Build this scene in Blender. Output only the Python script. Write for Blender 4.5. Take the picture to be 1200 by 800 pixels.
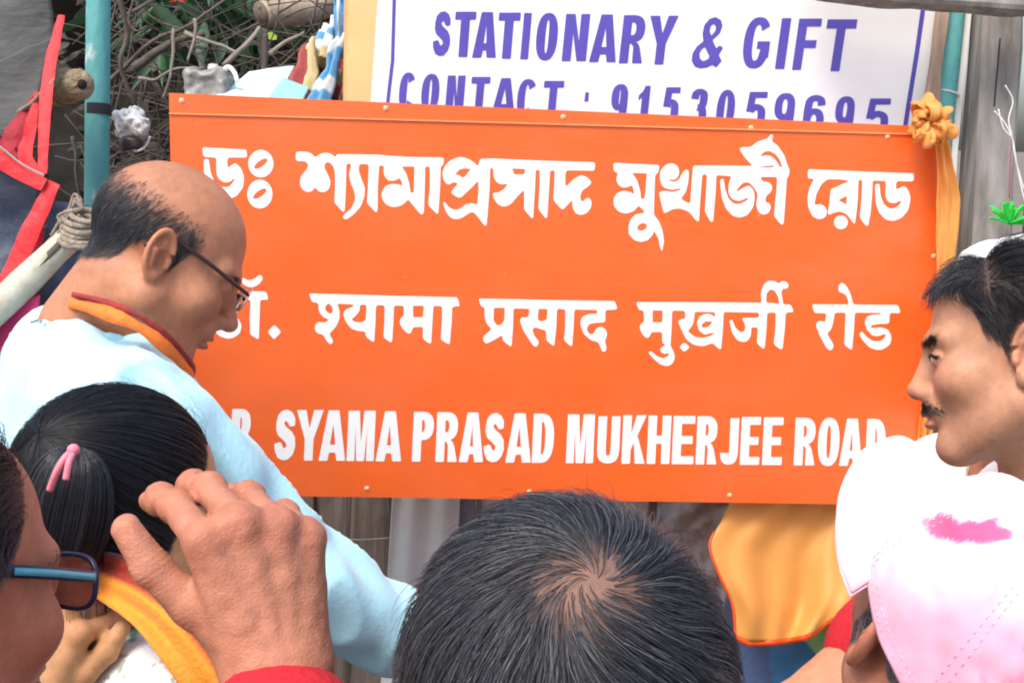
import bpy, math, random
import numpy as np
from mathutils import Matrix, Vector
from mathutils.geometry import tessellate_polygon

for o in list(bpy.data.objects):
    bpy.data.objects.remove(o, do_unlink=True)
scene = bpy.context.scene
COL = scene.collection
random.seed(7)
RNG = np.random.default_rng(7)

# ------------------------------------------------------------------ camera, sky, sun, exposure
FPX = 1400.0                                   # focal length in photo pixels (1200 wide)
CAM = np.array([0.0, 0.0, 1.80])
_up = np.array([0.0253, -0.9849, -0.1712]); _up /= np.linalg.norm(_up)      # world up seen from the camera (x right, y down, z ahead)
_f = np.array([0, 0, 1.0]); _wy = _f - _f.dot(_up) * _up; _wy /= np.linalg.norm(_wy)
M = np.array([np.cross(_wy, _up), _wy, _up])   # camera vector -> world vector

def V(x, y, z):
    return M @ np.array([x, y, z], float)

def P(px, py, d):
    return CAM + M @ np.array([(px - 600) / FPX * d, (py - 400) / FPX * d, d])

def PX(w):
    c = M.T @ (np.asarray(w) - CAM)
    return 600 + FPX * c[0] / c[2], 400 + FPX * c[1] / c[2], c[2]

cd = bpy.data.cameras.new("camera"); cam = bpy.data.objects.new("camera", cd); COL.objects.link(cam)
cd.sensor_width = 36; cd.lens = 36 * FPX / 1200; cd.clip_start = 0.02; cd.clip_end = 3000
rm = np.column_stack([V(1, 0, 0), V(0, -1, 0), V(0, 0, -1)])
cam.matrix_world = Matrix.Translation(Vector(CAM)) @ Matrix(rm.tolist()).to_4x4()
scene.camera = cam

SUN_EL, SUN_AZ = math.radians(58), math.radians(215)       # azimuth: clockwise from +Y; behind the viewer and to the left
w = bpy.data.worlds.new("World"); scene.world = w; w.use_nodes = True
nt = w.node_tree; bg = nt.nodes["Background"]
sky = nt.nodes.new("ShaderNodeTexSky"); sky.sky_type = 'NISHITA'; sky.sun_disc = False
sky.sun_elevation = SUN_EL; sky.sun_rotation = SUN_AZ; sky.dust_density = 4.0; sky.air_density = 1.0; sky.ozone_density = 1.5
nt.links.new(sky.outputs[0], bg.inputs[0]); bg.inputs[1].default_value = 0.15
sd = bpy.data.lights.new("sun", 'SUN'); sun = bpy.data.objects.new("sun", sd); COL.objects.link(sun)
sd.energy = 1.1; sd.angle = math.radians(22); sd.color = (1.0, 0.95, 0.88)
sdir = np.array([math.sin(SUN_AZ) * math.cos(SUN_EL), math.cos(SUN_AZ) * math.cos(SUN_EL), math.sin(SUN_EL)])
sun.rotation_euler = Vector(sdir).to_track_quat('Z', 'Y').to_euler()
sun.location = (-3, -3, 6)
scene.view_settings.view_transform = 'Standard'; scene.view_settings.look = 'None'
scene.view_settings.exposure = 1.0; scene.view_settings.gamma = 1.0
scene.cycles.filter_width = 2.0
scene.cycles.max_bounces = 8; scene.cycles.transparent_max_bounces = 12

# ------------------------------------------------------------------ materials
def srgb(r, g, b, a=1.0):
    f = lambda c: (c / 255 / 12.92) if c / 255 <= 0.04045 else ((c / 255 + 0.055) / 1.055) ** 2.4
    return (f(r), f(g), f(b), a)

def mat(name, col, rough=0.6, var=0.15, scale=20.0, bump=0.0, bscale=None, attr=None, sss=0.0, sheen=0.0, coat=0.0,
        col2=None, stretch=(1, 1, 1), metal=0.0, spec=0.5, transl=0.0, thr=None):
    """Principled material: base colour mottled by noise, optional bump, optional per-vertex colour attribute."""
    m = bpy.data.materials.new(name); m.use_nodes = True
    t = m.node_tree; N = t.nodes; L = t.links; b = N["Principled BSDF"]
    tc = N.new("ShaderNodeTexCoord"); mp = N.new("ShaderNodeMapping"); mp.inputs["Scale"].default_value = stretch
    L.new(tc.outputs["Object"], mp.inputs[0])
    n = N.new("ShaderNodeTexNoise"); n.inputs["Scale"].default_value = scale; n.inputs["Detail"].default_value = 6
    n.inputs["Roughness"].default_value = 0.62
    L.new(mp.outputs[0], n.inputs["Vector"])
    if attr:
        a = N.new("ShaderNodeAttribute"); a.attribute_name = attr
        base = a.outputs["Color"]
        mx = N.new("ShaderNodeMix"); mx.data_type = 'RGBA'; mx.blend_type = 'MULTIPLY'; mx.inputs[0].default_value = 1.0
        rp = N.new("ShaderNodeMapRange"); rp.inputs[1].default_value = 0.3; rp.inputs[2].default_value = 0.7
        rp.inputs[3].default_value = 1 - var; rp.inputs[4].default_value = 1 + var
        L.new(n.outputs[0], rp.inputs[0])
        cb = N.new("ShaderNodeCombineColor")
        for i in range(3): L.new(rp.outputs[0], cb.inputs[i])
        L.new(base, mx.inputs[6]); L.new(cb.outputs[0], mx.inputs[7])
        L.new(mx.outputs[2], b.inputs["Base Color"])
        cout = mx.outputs[2]
    else:
        r = N.new("ShaderNodeValToRGB")
        c1 = tuple(max(0, c * (1 - var)) for c in col[:3]) + (1,)
        c2 = tuple(min(1, c * (1 + var)) for c in col[:3]) + (1,)
        if col2: c1, c2 = tuple(col[:3]) + (1,), tuple(col2[:3]) + (1,)
        lo, hi = thr or (0.33, 0.67)
        r.color_ramp.elements[0].position = lo; r.color_ramp.elements[0].color = c1
        r.color_ramp.elements[1].position = hi; r.color_ramp.elements[1].color = c2
        L.new(n.outputs[0], r.inputs[0]); L.new(r.outputs[0], b.inputs["Base Color"])
        cout = r.outputs[0]
    b.inputs["Roughness"].default_value = rough; b.inputs["Metallic"].default_value = metal
    b.inputs["Specular IOR Level"].default_value = spec
    if sss:
        b.inputs["Subsurface Weight"].default_value = sss; b.inputs["Subsurface Radius"].default_value = (1.0, 0.35, 0.2)
        b.inputs["Subsurface Scale"].default_value = 0.006
    if sheen: b.inputs["Sheen Weight"].default_value = sheen; b.inputs["Sheen Roughness"].default_value = 0.4
    if coat: b.inputs["Coat Weight"].default_value = coat; b.inputs["Coat Roughness"].default_value = 0.15
    if bump:
        n2 = N.new("ShaderNodeTexNoise"); n2.inputs["Scale"].default_value = bscale or scale; n2.inputs["Detail"].default_value = 5
        L.new(mp.outputs[0], n2.inputs["Vector"])
        bp = N.new("ShaderNodeBump"); bp.inputs["Strength"].default_value = bump; bp.inputs["Distance"].default_value = 0.01
        L.new(n2.outputs[0], bp.inputs["Height"]); L.new(bp.outputs[0], b.inputs["Normal"])
    if transl:
        tr = N.new("ShaderNodeBsdfTranslucent"); L.new(cout, tr.inputs[0])
        ms = N.new("ShaderNodeMixShader"); ms.inputs[0].default_value = transl
        L.new(b.outputs[0], ms.inputs[1]); L.new(tr.outputs[0], ms.inputs[2])
        L.new(ms.outputs[0], N["Material Output"].inputs[0])
    return m

def glass_mat(name):
    m = bpy.data.materials.new(name); m.use_nodes = True
    t = m.node_tree; N = t.nodes; L = t.links
    tr = N.new("ShaderNodeBsdfTransparent"); gl = N.new("ShaderNodeBsdfGlossy"); gl.inputs["Roughness"].default_value = 0.03
    fr = N.new("ShaderNodeFresnel"); fr.inputs[0].default_value = 1.45
    ms = N.new("ShaderNodeMixShader"); L.new(fr.outputs[0], ms.inputs[0]); L.new(tr.outputs[0], ms.inputs[1]); L.new(gl.outputs[0], ms.inputs[2])
    L.new(ms.outputs[0], N["Material Output"].inputs[0]); return m

# ------------------------------------------------------------------ objects
def thing(name, label, cat, loc, group=None):
    o = bpy.data.objects.new(name, None); COL.objects.link(o); o.location = Vector(loc); o.empty_display_size = 0.05
    o["label"] = label; o["category"] = cat
    if group: o["group"] = group
    return o

def origin(parent):
    v = np.zeros(3)
    while parent is not None:
        v = v + np.array(parent.location); parent = parent.parent
    return v

def mk(name, verts, faces, m, parent=None, smooth=True, col=None, label=None):
    """Link a mesh object; vertices are given in world coordinates. faces: list, or an (N,3)/(N,4) array."""
    verts = np.asarray(verts, np.float64).reshape(-1, 3)
    me = bpy.data.meshes.new(name)
    o = bpy.data.objects.new(name, me)
    off = np.zeros(3)
    if parent is not None:
        o.parent = parent; off = origin(parent)
    else:
        off = verts.mean(0); off[2] = verts[:, 2].min(); o.location = Vector(off)
    if isinstance(faces, np.ndarray):
        k = faces.shape[1]; n = len(faces)
        me.vertices.add(len(verts)); me.vertices.foreach_set("co", (verts - off).astype(np.float32).ravel())
        me.loops.add(n * k); me.loops.foreach_set("vertex_index", faces.astype(np.int32).ravel())
        me.polygons.add(n); me.polygons.foreach_set("loop_start", np.arange(0, n * k, k, dtype=np.int32))
        me.update(calc_edges=True); me.validate()
    else:
        me.from_pydata((verts - off).tolist(), [], [list(map(int, f)) for f in faces]); me.update()
    if smooth:
        me.polygons.foreach_set("use_smooth", np.ones(len(me.polygons), bool))
    if col is not None:
        a = me.attributes.new("Col", 'FLOAT_COLOR', 'POINT')
        c = np.ones((len(verts), 4), np.float32); c[:, :3] = col; a.data.foreach_set("color", c.ravel())
    if m: me.materials.append(m)
    COL.objects.link(o)
    if label: o["label"] = label
    return o

def tag(o, label, cat, group=None):
    o["label"] = label; o["category"] = cat
    if group: o["group"] = group
    return o

class MB:
    """Collects pieces of one mesh."""
    def __init__(s): s.v = []; s.f = []; s.n = 0
    def add(s, v, f):
        v = np.asarray(v, float).reshape(-1, 3)
        s.v.append(v); s.f += [[i + s.n for i in q] for q in f]; s.n += len(v); return s
    def build(s, name, m, parent=None, smooth=True, col=None, label=None):
        return mk(name, np.concatenate(s.v), s.f, m, parent, smooth, col, label)
    # shapes
    def box(s, c, ax, ay, az):
        c, ax, ay, az = map(np.asarray, (c, ax, ay, az))
        v = [c + i * ax + j * ay + k * az for i in (-1, 1) for j in (-1, 1) for k in (-1, 1)]
        return s.add(v, [[0, 1, 3, 2], [4, 6, 7, 5], [0, 4, 5, 1], [2, 3, 7, 6], [0, 2, 6, 4], [1, 5, 7, 3]])
    def tube(s, pts, r, n=10, cap=True):
        pts = np.asarray(pts, float); m = len(pts); r = np.broadcast_to(np.asarray(r, float), (m,))
        t = np.gradient(pts, axis=0); t /= np.linalg.norm(t, axis=1)[:, None] + 1e-9
        a = np.array([0, 0, 1.0]) if abs(t[0][2]) < 0.9 else np.array([1.0, 0, 0])
        vs = []
        for i in range(m):
            u = a - a.dot(t[i]) * t[i]; u /= np.linalg.norm(u) + 1e-9; a = u; w_ = np.cross(t[i], u)
            ang = np.arange(n) * 2 * math.pi / n
            vs.append(pts[i] + r[i] * (np.cos(ang)[:, None] * u + np.sin(ang)[:, None] * w_))
        f = [[i * n + j, i * n + (j + 1) % n, (i + 1) * n + (j + 1) % n, (i + 1) * n + j] for i in range(m - 1) for j in range(n)]
        if cap: f += [list(range(n))[::-1], [(m - 1) * n + j for j in range(n)]]
        return s.add(np.concatenate(vs), f)
    def strip(s, pts, side, half_w, nrm, th):
        """Flat band with thickness swept along pts; side and nrm are per-point or constant vectors."""
        pts = np.asarray(pts, float); m = len(pts)
        side = np.broadcast_to(np.asarray(side, float), (m, 3)); nrm = np.broadcast_to(np.asarray(nrm, float), (m, 3))
        hw = np.broadcast_to(np.asarray(half_w, float), (m,))[:, None]
        v = np.stack([pts - side * hw - nrm * th, pts + side * hw - nrm * th, pts + side * hw + nrm * th, pts - side * hw + nrm * th], 1).reshape(-1, 3)
        f = [[i * 4 + j, i * 4 + (j + 1) % 4, i * 4 + 4 + (j + 1) % 4, i * 4 + 4 + j] for i in range(m - 1) for j in range(4)]
        f += [[3, 2, 1, 0], [(m - 1) * 4 + j for j in range(4)]]
        return s.add(v, f)

def smooth_path(pts, n=8):
    """Catmull-Rom through the points."""
    p = np.asarray(pts, float); p = np.vstack([2 * p[0] - p[1], p, 2 * p[-1] - p[-2]]); out = []
    for i in range(1, len(p) - 2):
        for k in range(n):
            t = k / n
            out.append(0.5 * (2 * p[i] + (p[i + 1] - p[i - 1]) * t + (2 * p[i - 1] - 5 * p[i] + 4 * p[i + 1] - p[i + 2]) * t * t
                              + (3 * p[i] - p[i - 1] - 3 * p[i + 1] + p[i + 2]) * t ** 3))
    out.append(p[-2]); return np.array(out)

def unit(v): v = np.asarray(v, float); return v / np.linalg.norm(v)

def sheet(name, G, th, m, parent=None, col=None, label=None, smooth=True):
    """Grid of points (a,b,3) made into a cloth of real thickness."""
    G = np.asarray(G, float); a, b = G.shape[:2]
    du = np.gradient(G, axis=0); dv = np.gradient(G, axis=1); n = np.cross(du, dv); n /= np.linalg.norm(n, axis=2)[:, :, None] + 1e-12
    v = np.concatenate([(G + n * th / 2).reshape(-1, 3), (G - n * th / 2).reshape(-1, 3)])
    k = a * b; f = []
    for i in range(a - 1):
        for j in range(b - 1):
            q = [i * b + j, (i + 1) * b + j, (i + 1) * b + j + 1, i * b + j + 1]
            f.append(q); f.append([x + k for x in q[::-1]])
    ring = [j for j in range(b)] + [i * b + b - 1 for i in range(1, a)] + [(a - 1) * b + j for j in range(b - 2, -1, -1)] + [i * b for i in range(a - 2, 0, -1)]
    for i in range(len(ring)):
        p, q = ring[i], ring[(i + 1) % len(ring)]; f.append([p, q, q + k, p + k])
    if col is not None: col = np.concatenate([np.asarray(col).reshape(-1, 3)] * 2)
    return mk(name, v, f, m, parent, smooth, col, label)

# ------------------------------------------------------------------ noise
def vnoise(p, seed=0):
    p = np.asarray(p, float); i = np.floor(p).astype(np.int64); f = p - i; f = f * f * (3 - 2 * f)
    def h(a):
        x = (a[..., 0] * 374761393 + a[..., 1] * 668265263 + a[..., 2] * 2147483647 + seed * 974634777) & 0xffffffff
        x = ((x ^ (x >> 13)) * 1274126177) & 0xffffffff; x = x ^ (x >> 16)
        return (x & 0xffff) / 32767.5 - 1
    r = 0
    for dx in (0, 1):
        for dy in (0, 1):
            for dz in (0, 1):
                wgt = (f[..., 0] if dx else 1 - f[..., 0]) * (f[..., 1] if dy else 1 - f[..., 1]) * (f[..., 2] if dz else 1 - f[..., 2])
                r = r + wgt * h(i + np.array([dx, dy, dz]))
    return r

def fbm(p, o=3, seed=0):
    r = 0; a = 1.0; p = np.asarray(p, float)
    for k in range(o): r = r + a * vnoise(p * 2 ** k, seed + k); a *= 0.5
    return r

# ------------------------------------------------------------------ signed distance modelling
def s_ell(p, c, r):
    q = p - np.asarray(c); r = np.asarray(r, float)
    k0 = np.linalg.norm(q / r, axis=-1); k1 = np.linalg.norm(q / (r * r), axis=-1) + 1e-9
    return k0 * (k0 - 1) / k1

def s_cap(p, a, b, ra, rb=None):
    a = np.asarray(a, float); b = np.asarray(b, float); rb = ra if rb is None else rb
    ab = b - a; t = np.clip(((p - a) @ ab) / (ab @ ab + 1e-12), 0, 1)
    return np.linalg.norm(p - a - t[..., None] * ab, axis=-1) - (ra + (rb - ra) * t)

def smin(a, b, k):
    h = np.clip(0.5 + 0.5 * (b - a) / k, 0, 1); return b + (a - b) * h - k * h * (1 - h)

def smax(a, b, k): return -smin(-a, -b, k)

def nets(f, lo, hi, h, project=True):
    """Surface nets of the field f(points) inside the box."""
    lo = np.asarray(lo, float); hi = np.asarray(hi, float); n = np.ceil((hi - lo) / h).astype(int) + 1
    st = 4; nc = (n + st - 1) // st + 1                         # coarse pass first, then only the blocks near the surface
    Xc = np.stack(np.meshgrid(*[lo[i] + st * h * np.arange(nc[i]) for i in range(3)], indexing='ij'), -1)
    Wc = f(Xc.reshape(-1, 3)).reshape(nc)
    ix = np.ix_(*[np.minimum((np.arange(n[i]) + st // 2) // st, nc[i] - 1) for i in range(3)])
    W = Wc[ix].copy(); near = np.argwhere(np.abs(W) < st * h * 1.7)
    if len(near):
        vals = np.concatenate([f(lo + h * near[k:k + 300000]) for k in range(0, len(near), 300000)]); W[near[:, 0], near[:, 1], near[:, 2]] = vals
    W[0], W[-1], W[:, 0], W[:, -1], W[:, :, 0], W[:, :, -1] = [np.maximum(a, 1e-4) for a in (W[0], W[-1], W[:, 0], W[:, -1], W[:, :, 0], W[:, :, -1])]
    I = W < 0; acc = np.zeros(tuple(n - 1) + (3,)); cnt = np.zeros(tuple(n - 1))
    sl = lambda o: tuple(slice(o[k], n[k] - 1 + o[k]) for k in range(3))
    C = [(a, b, c) for a in (0, 1) for b in (0, 1) for c in (0, 1)]
    for c0 in C:
        for ax in range(3):
            if c0[ax]: continue
            c1 = list(c0); c1[ax] = 1
            w0, w1 = W[sl(c0)], W[sl(c1)]; x = (w0 < 0) != (w1 < 0)
            t = np.where(x, w0 / np.where(x, w0 - w1, 1), 0)
            for k in range(3): acc[..., k] += np.where(x, (t if k == ax else c0[k]), 0)
            cnt += x
    act = cnt > 0; idx = -np.ones(act.shape, int); idx[act] = np.arange(act.sum())
    ii = np.argwhere(act); v = lo + h * (ii + acc[act] / cnt[act][:, None]); F = []
    for ax in range(3):
        b, c = (ax + 1) % 3, (ax + 2) % 3
        s0 = [slice(None)] * 3; s1 = [slice(None)] * 3; s0[ax] = slice(0, n[ax] - 1); s1[ax] = slice(1, n[ax])
        x = I[tuple(s0)] != I[tuple(s1)]; e = np.argwhere(x)
        e = e[(e[:, b] > 0) & (e[:, c] > 0) & (e[:, b] < n[b] - 1) & (e[:, c] < n[c] - 1)]
        if not len(e): continue
        fl = I[e[:, 0], e[:, 1], e[:, 2]]
        def cell(db, dc):
            q = e.copy(); q[:, b] += db; q[:, c] += dc; return idx[q[:, 0], q[:, 1], q[:, 2]]
        q = np.stack([cell(-1, -1), cell(0, -1), cell(0, 0), cell(-1, 0)], 1); q[~fl] = q[~fl][:, ::-1]; F.append(q)
    F = np.concatenate(F); F = F[(F >= 0).all(1)]
    if project:
        g, d = grad(f, v, h * 0.3); v = v - g * np.clip(d, -h, h)[:, None] * 0.9
    return v, F

def grad(f, p, e):
    d = f(p); g = np.stack([f(p + np.eye(3)[i] * e) - d for i in range(3)], 1)
    g /= np.linalg.norm(g, axis=1)[:, None] + 1e-12
    return g, d

def vnormals(v, F):
    a, b, c = v[F[:, 0]], v[F[:, 1]], v[F[:, 2]]; n = np.cross(b - a, c - a); out = np.zeros_like(v)
    for k in range(F.shape[1]): np.add.at(out, F[:, k], n)
    return out / (np.linalg.norm(out, axis=1)[:, None] + 1e-12)

# ------------------------------------------------------------------ ground
gr = mk("ground", [(-400, -400, 0), (400, -400, 0), (400, 400, 0), (-400, 400, 0)], [[0, 1, 2, 3]],
        mat("ground_dust", (0.17, 0.14, 0.11), 0.95, 0.3, 3.0, 0.4, 30), None, False); gr["kind"] = "structure"
# ------------------------------------------------------------------ the orange road sign
C4 = [(198, 109, 1.7976), (1113, 149.5, 1.9064), (1078, 592, 2.0059), (209, 579, 1.8971)]
S4 = np.array([P(*c) for c in C4])
sn = unit(np.cross(S4[1] - S4[0], S4[3] - S4[0]))
if sn.dot(CAM - S4[0]) < 0: sn = -sn            # towards the viewer

def onplane(px, py, off=0.0, base=None, n=None):
    base = S4[0] if base is None else base; n = sn if n is None else n
    r = M @ np.array([(px - 600) / FPX, (py - 400) / FPX, 1.0])
    t = (base - CAM + n * off).dot(n) / r.dot(n)
    return CAM + r * t

def chaikin(p, R, it=2):
    p = [np.array(q, float) for q in p]
    for _ in range(it):
        out = []
        for i in range(len(p)):
            a, b = p[i], p[(i + 1) % len(p)]; L = np.linalg.norm(b - a)
            if L < 1e-6: continue
            t = min(0.25, R / L); out += [a + (b - a) * t, b - (b - a) * t]
        p = out; R *= 0.5
    return p

def fill(mb, outer, holes, f):
    loops = [outer] + list(holes)
    tri = tessellate_polygon([[Vector((q[0], q[1], 0)) for q in l] for l in loops])
    pts = [f(q[0], q[1]) for l in loops for q in l]
    mb.add(pts, [list(t) for t in tri])

def Z(x0, y0, s, pts): return [(x0 + s * x, y0 + s * y) for x, y in pts]
def ell(cx, cy, rx, ry, n=22, rot=0.0):
    c, s_ = math.cos(rot), math.sin(rot)
    return [(cx + rx * math.cos(t) * c - ry * math.sin(t) * s_, cy + rx * math.cos(t) * s_ + ry * math.sin(t) * c) for t in [2 * math.pi * i / n for i in range(n)]]
K = 0.15
R1 = lambda p: Z(225, 160, K, p); R2 = lambda p: Z(340, 160, K, p); R3 = lambda p: Z(440, 160, K, p); R4 = lambda p: Z(510, 160, K, p)
R5 = lambda p: Z(600, 160, K, p); R6 = lambda p: Z(710, 180, K, p); R7 = lambda p: Z(820, 155, K, p); R8 = lambda p: Z(940, 165, K, p)
H1 = lambda p: Z(230, 310, K, p); H2 = lambda p: Z(350, 310, K, p); H3 = lambda p: Z(440, 310, K, p); H4 = lambda p: Z(550, 310, K, p)
H5 = lambda p: Z(630, 310, K, p); H6 = lambda p: Z(740, 320, K, p); H7 = lambda p: Z(830, 310, K, p); H8 = lambda p: Z(940, 310, K, p)

bengali = [
 (R1([(78,85),(425,103),(432,165),(285,165),(275,185),(278,245),(340,205),(385,250),(408,320),(398,400),(350,465),(280,495),(235,488),(170,450),(115,380),(95,290),(92,180),(130,175),(145,280),(175,350),(225,395),(290,395),(335,340),(330,325),(300,355),(250,360),(205,330),(190,280),(190,165),(90,160)]), []),
 (R1(ell(538,213,99,108)), [R1(ell(538,213,62,24,16,-0.62))]),
 (R1(ell(530,450,99,113)), [R1(ell(530,447,62,24,16,-0.62))]),
 (R2([(45,120),(110,118),(160,128),(198,165),(235,135),(285,125),(330,140),(352,165),(365,138),(665,142)]) +
  R3([(250,160),(535,165),(530,220),(510,235),(505,400),(490,612),(440,565),(412,535),(425,400),(425,235),(388,235),(385,400),(378,600),(355,612),(320,570),(255,490),(230,520),(190,545),(130,553),(80,530),(48,480),(50,430),(80,385),(130,370),(185,375),(215,388),(200,340),(185,325),(150,347),(100,345),(70,310),(62,275),(70,235),(30,222)]) +
  R2([(685,400),(683,580),(670,595),(630,550),(600,520),(608,400),(615,218),(540,215),(535,270),(560,340),(585,400),(580,470),(550,550),(490,615),(435,650),(410,635),(418,612),(480,560),(510,490),(505,440),(470,350),(460,290),(480,215),(440,212),(435,400),(426,585),(413,590),(345,515),(352,400),(350,270),(330,220),(300,200),(275,205),(265,240),(290,290),(318,350),(305,410),(270,437),(225,432),(195,395),(170,430),(130,435),(90,410),(75,360),(85,310),(120,270),(145,230),(125,195),(45,192)]),
  [R3([(205,235),(305,235),(300,440),(275,440),(265,370),(240,290)])]),
 (R4([(55,290),(75,230),(120,185),(185,160),(250,170),(300,200),(335,235),(350,175),(440,172)]) +
  R5([(200,188),(650,202),(645,268),(425,265),(415,300),(418,395),(480,335),(540,300),(590,320),(625,360),(590,395),(550,420),(530,470),(545,515),(590,475),(620,495),(620,550),(590,595),(540,615),(495,600),(472,550),(472,495),(395,575),(350,530),(322,490),(330,400),(335,265),(298,265),(290,400),(275,640),(258,635),(205,565),(215,400),(218,262),(185,262),(180,400),(165,640),(150,635),(95,570),(95,415)]) +
  R4([(640,470),(590,530),(540,550),(495,535),(460,490),(448,440),(490,440),(540,410),(570,365),(540,375),(500,372),(465,340),(455,300),(455,250),(430,245),(425,400),(410,600),(400,700),(380,690),(340,635),(300,590),(270,595),(220,630),(170,648),(120,635),(85,590),(60,515),(75,512),(110,555),(150,575),(195,565),(240,530),(290,520),(330,535),(340,400),(335,345),(290,395),(240,440),(205,475),(180,480),(120,440),(150,400),(180,370),(150,355),(100,380),(70,350)]),
  [R4([(155,295),(190,258),(230,248),(278,255),(250,290),(222,325),(190,305)]), R4([(600,250),(705,255),(695,300),(660,295),(620,300)])]),
 (R6([(58,72),(420,90),(410,150),(385,165),(378,350),(375,480),(410,520),(440,590),(455,680),(440,765),(425,740),(410,660),(375,600),(370,630),(330,675),(275,692),(220,675),(180,630),(175,575),(195,510),(240,470),(300,465),(300,450),(255,405),(220,450),(160,470),(100,455),(62,410),(60,350),(90,305),(140,290),(190,300),(225,320),(205,245),(175,262),(140,268),(100,250),(80,205),(95,150),(62,140)]),
  [R6([(205,152),(320,155),(310,300),(300,355),(275,355),(268,290),(245,210)]), R6(ell(283,573,40,28,14,-0.4))]),
 (R6([(420,170),(435,120),(470,85),(520,75),(560,95),(575,140),(562,188),(530,208),(490,200),(500,215),(535,222),(575,203),(595,155),(625,122),(650,135),(645,220),(625,300),(585,355),(630,380),(660,390),(668,250),(682,95)]) +
  R7([(67,260),(415,264),(350,195),(310,130),(330,118),(400,115),(450,75),(530,50),(555,15),(575,25),(560,70),(610,105),(660,180),(690,270),(705,300),(690,355),(680,360),(675,450),(655,720),(635,720),(580,655),(600,450),(605,350),(470,350),(490,385),(540,388),(570,425),(555,470),(515,500),(512,545),(545,555),(558,590),(535,635),(490,645),(455,620),(440,560),(455,490),(430,440),(385,390),(335,395),(285,455),(295,465),(345,430),(390,415),(425,460),(430,520),(415,590),(370,650),(310,668),(255,652),(200,590),(170,500),(158,370),(185,360),(200,450),(225,520),(270,560),(320,560),(385,520),(370,512),(310,540),(255,525),(225,480),(225,400),(250,345),(130,335),(125,450),(105,700),(85,700),(40,620),(50,450),(58,330),(20,330)]) +
  R6([(738,350),(727,530),(712,530),(650,455),(580,428),(520,435),(455,470),(435,400),(415,300),(450,290),(530,302),(587,280),(580,270),(520,286),(455,268),(430,235)]),
  [R7([(472,192),(500,155),(540,145),(590,170),(625,215),(645,275),(630,275),(595,220),(560,188),(520,180)]), R7([(435,274),(530,264),(578,259),(584,271),(530,277)])]),
 (R8([(45,222),(450,240),(875,255),(872,318),(740,315),(732,345),(735,385),(795,350),(830,385),(848,450),(830,540),(780,600),(715,628),(650,615),(600,560),(575,480),(570,340),(605,335),(612,430),(640,500),(690,533),(740,520),(780,475),(765,470),(720,490),(675,480),(650,440),(655,315),(550,310),(548,400),(535,560),(515,668),(495,660),(450,600),(465,450),(470,305),(440,305),(435,450),(425,560),(410,655),(385,620),(345,570),(290,550),(240,565),(210,580),(200,565),(215,480),(222,380),(290,350),(370,315),(300,302),(200,300),(150,340),(110,420),(95,500),(120,500),(150,495),(185,520),(195,560),(180,600),(130,615),(80,590),(48,520),(42,440),(60,360),(95,300),(70,295),(45,295)]),
  [R8([(280,465),(350,430),(345,500),(315,480)])]),
 (R8(ell(303,637,54,54,18)), []),
]
_da = lambda p: [(x - 345, y - 88) for x, y in p]
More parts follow.
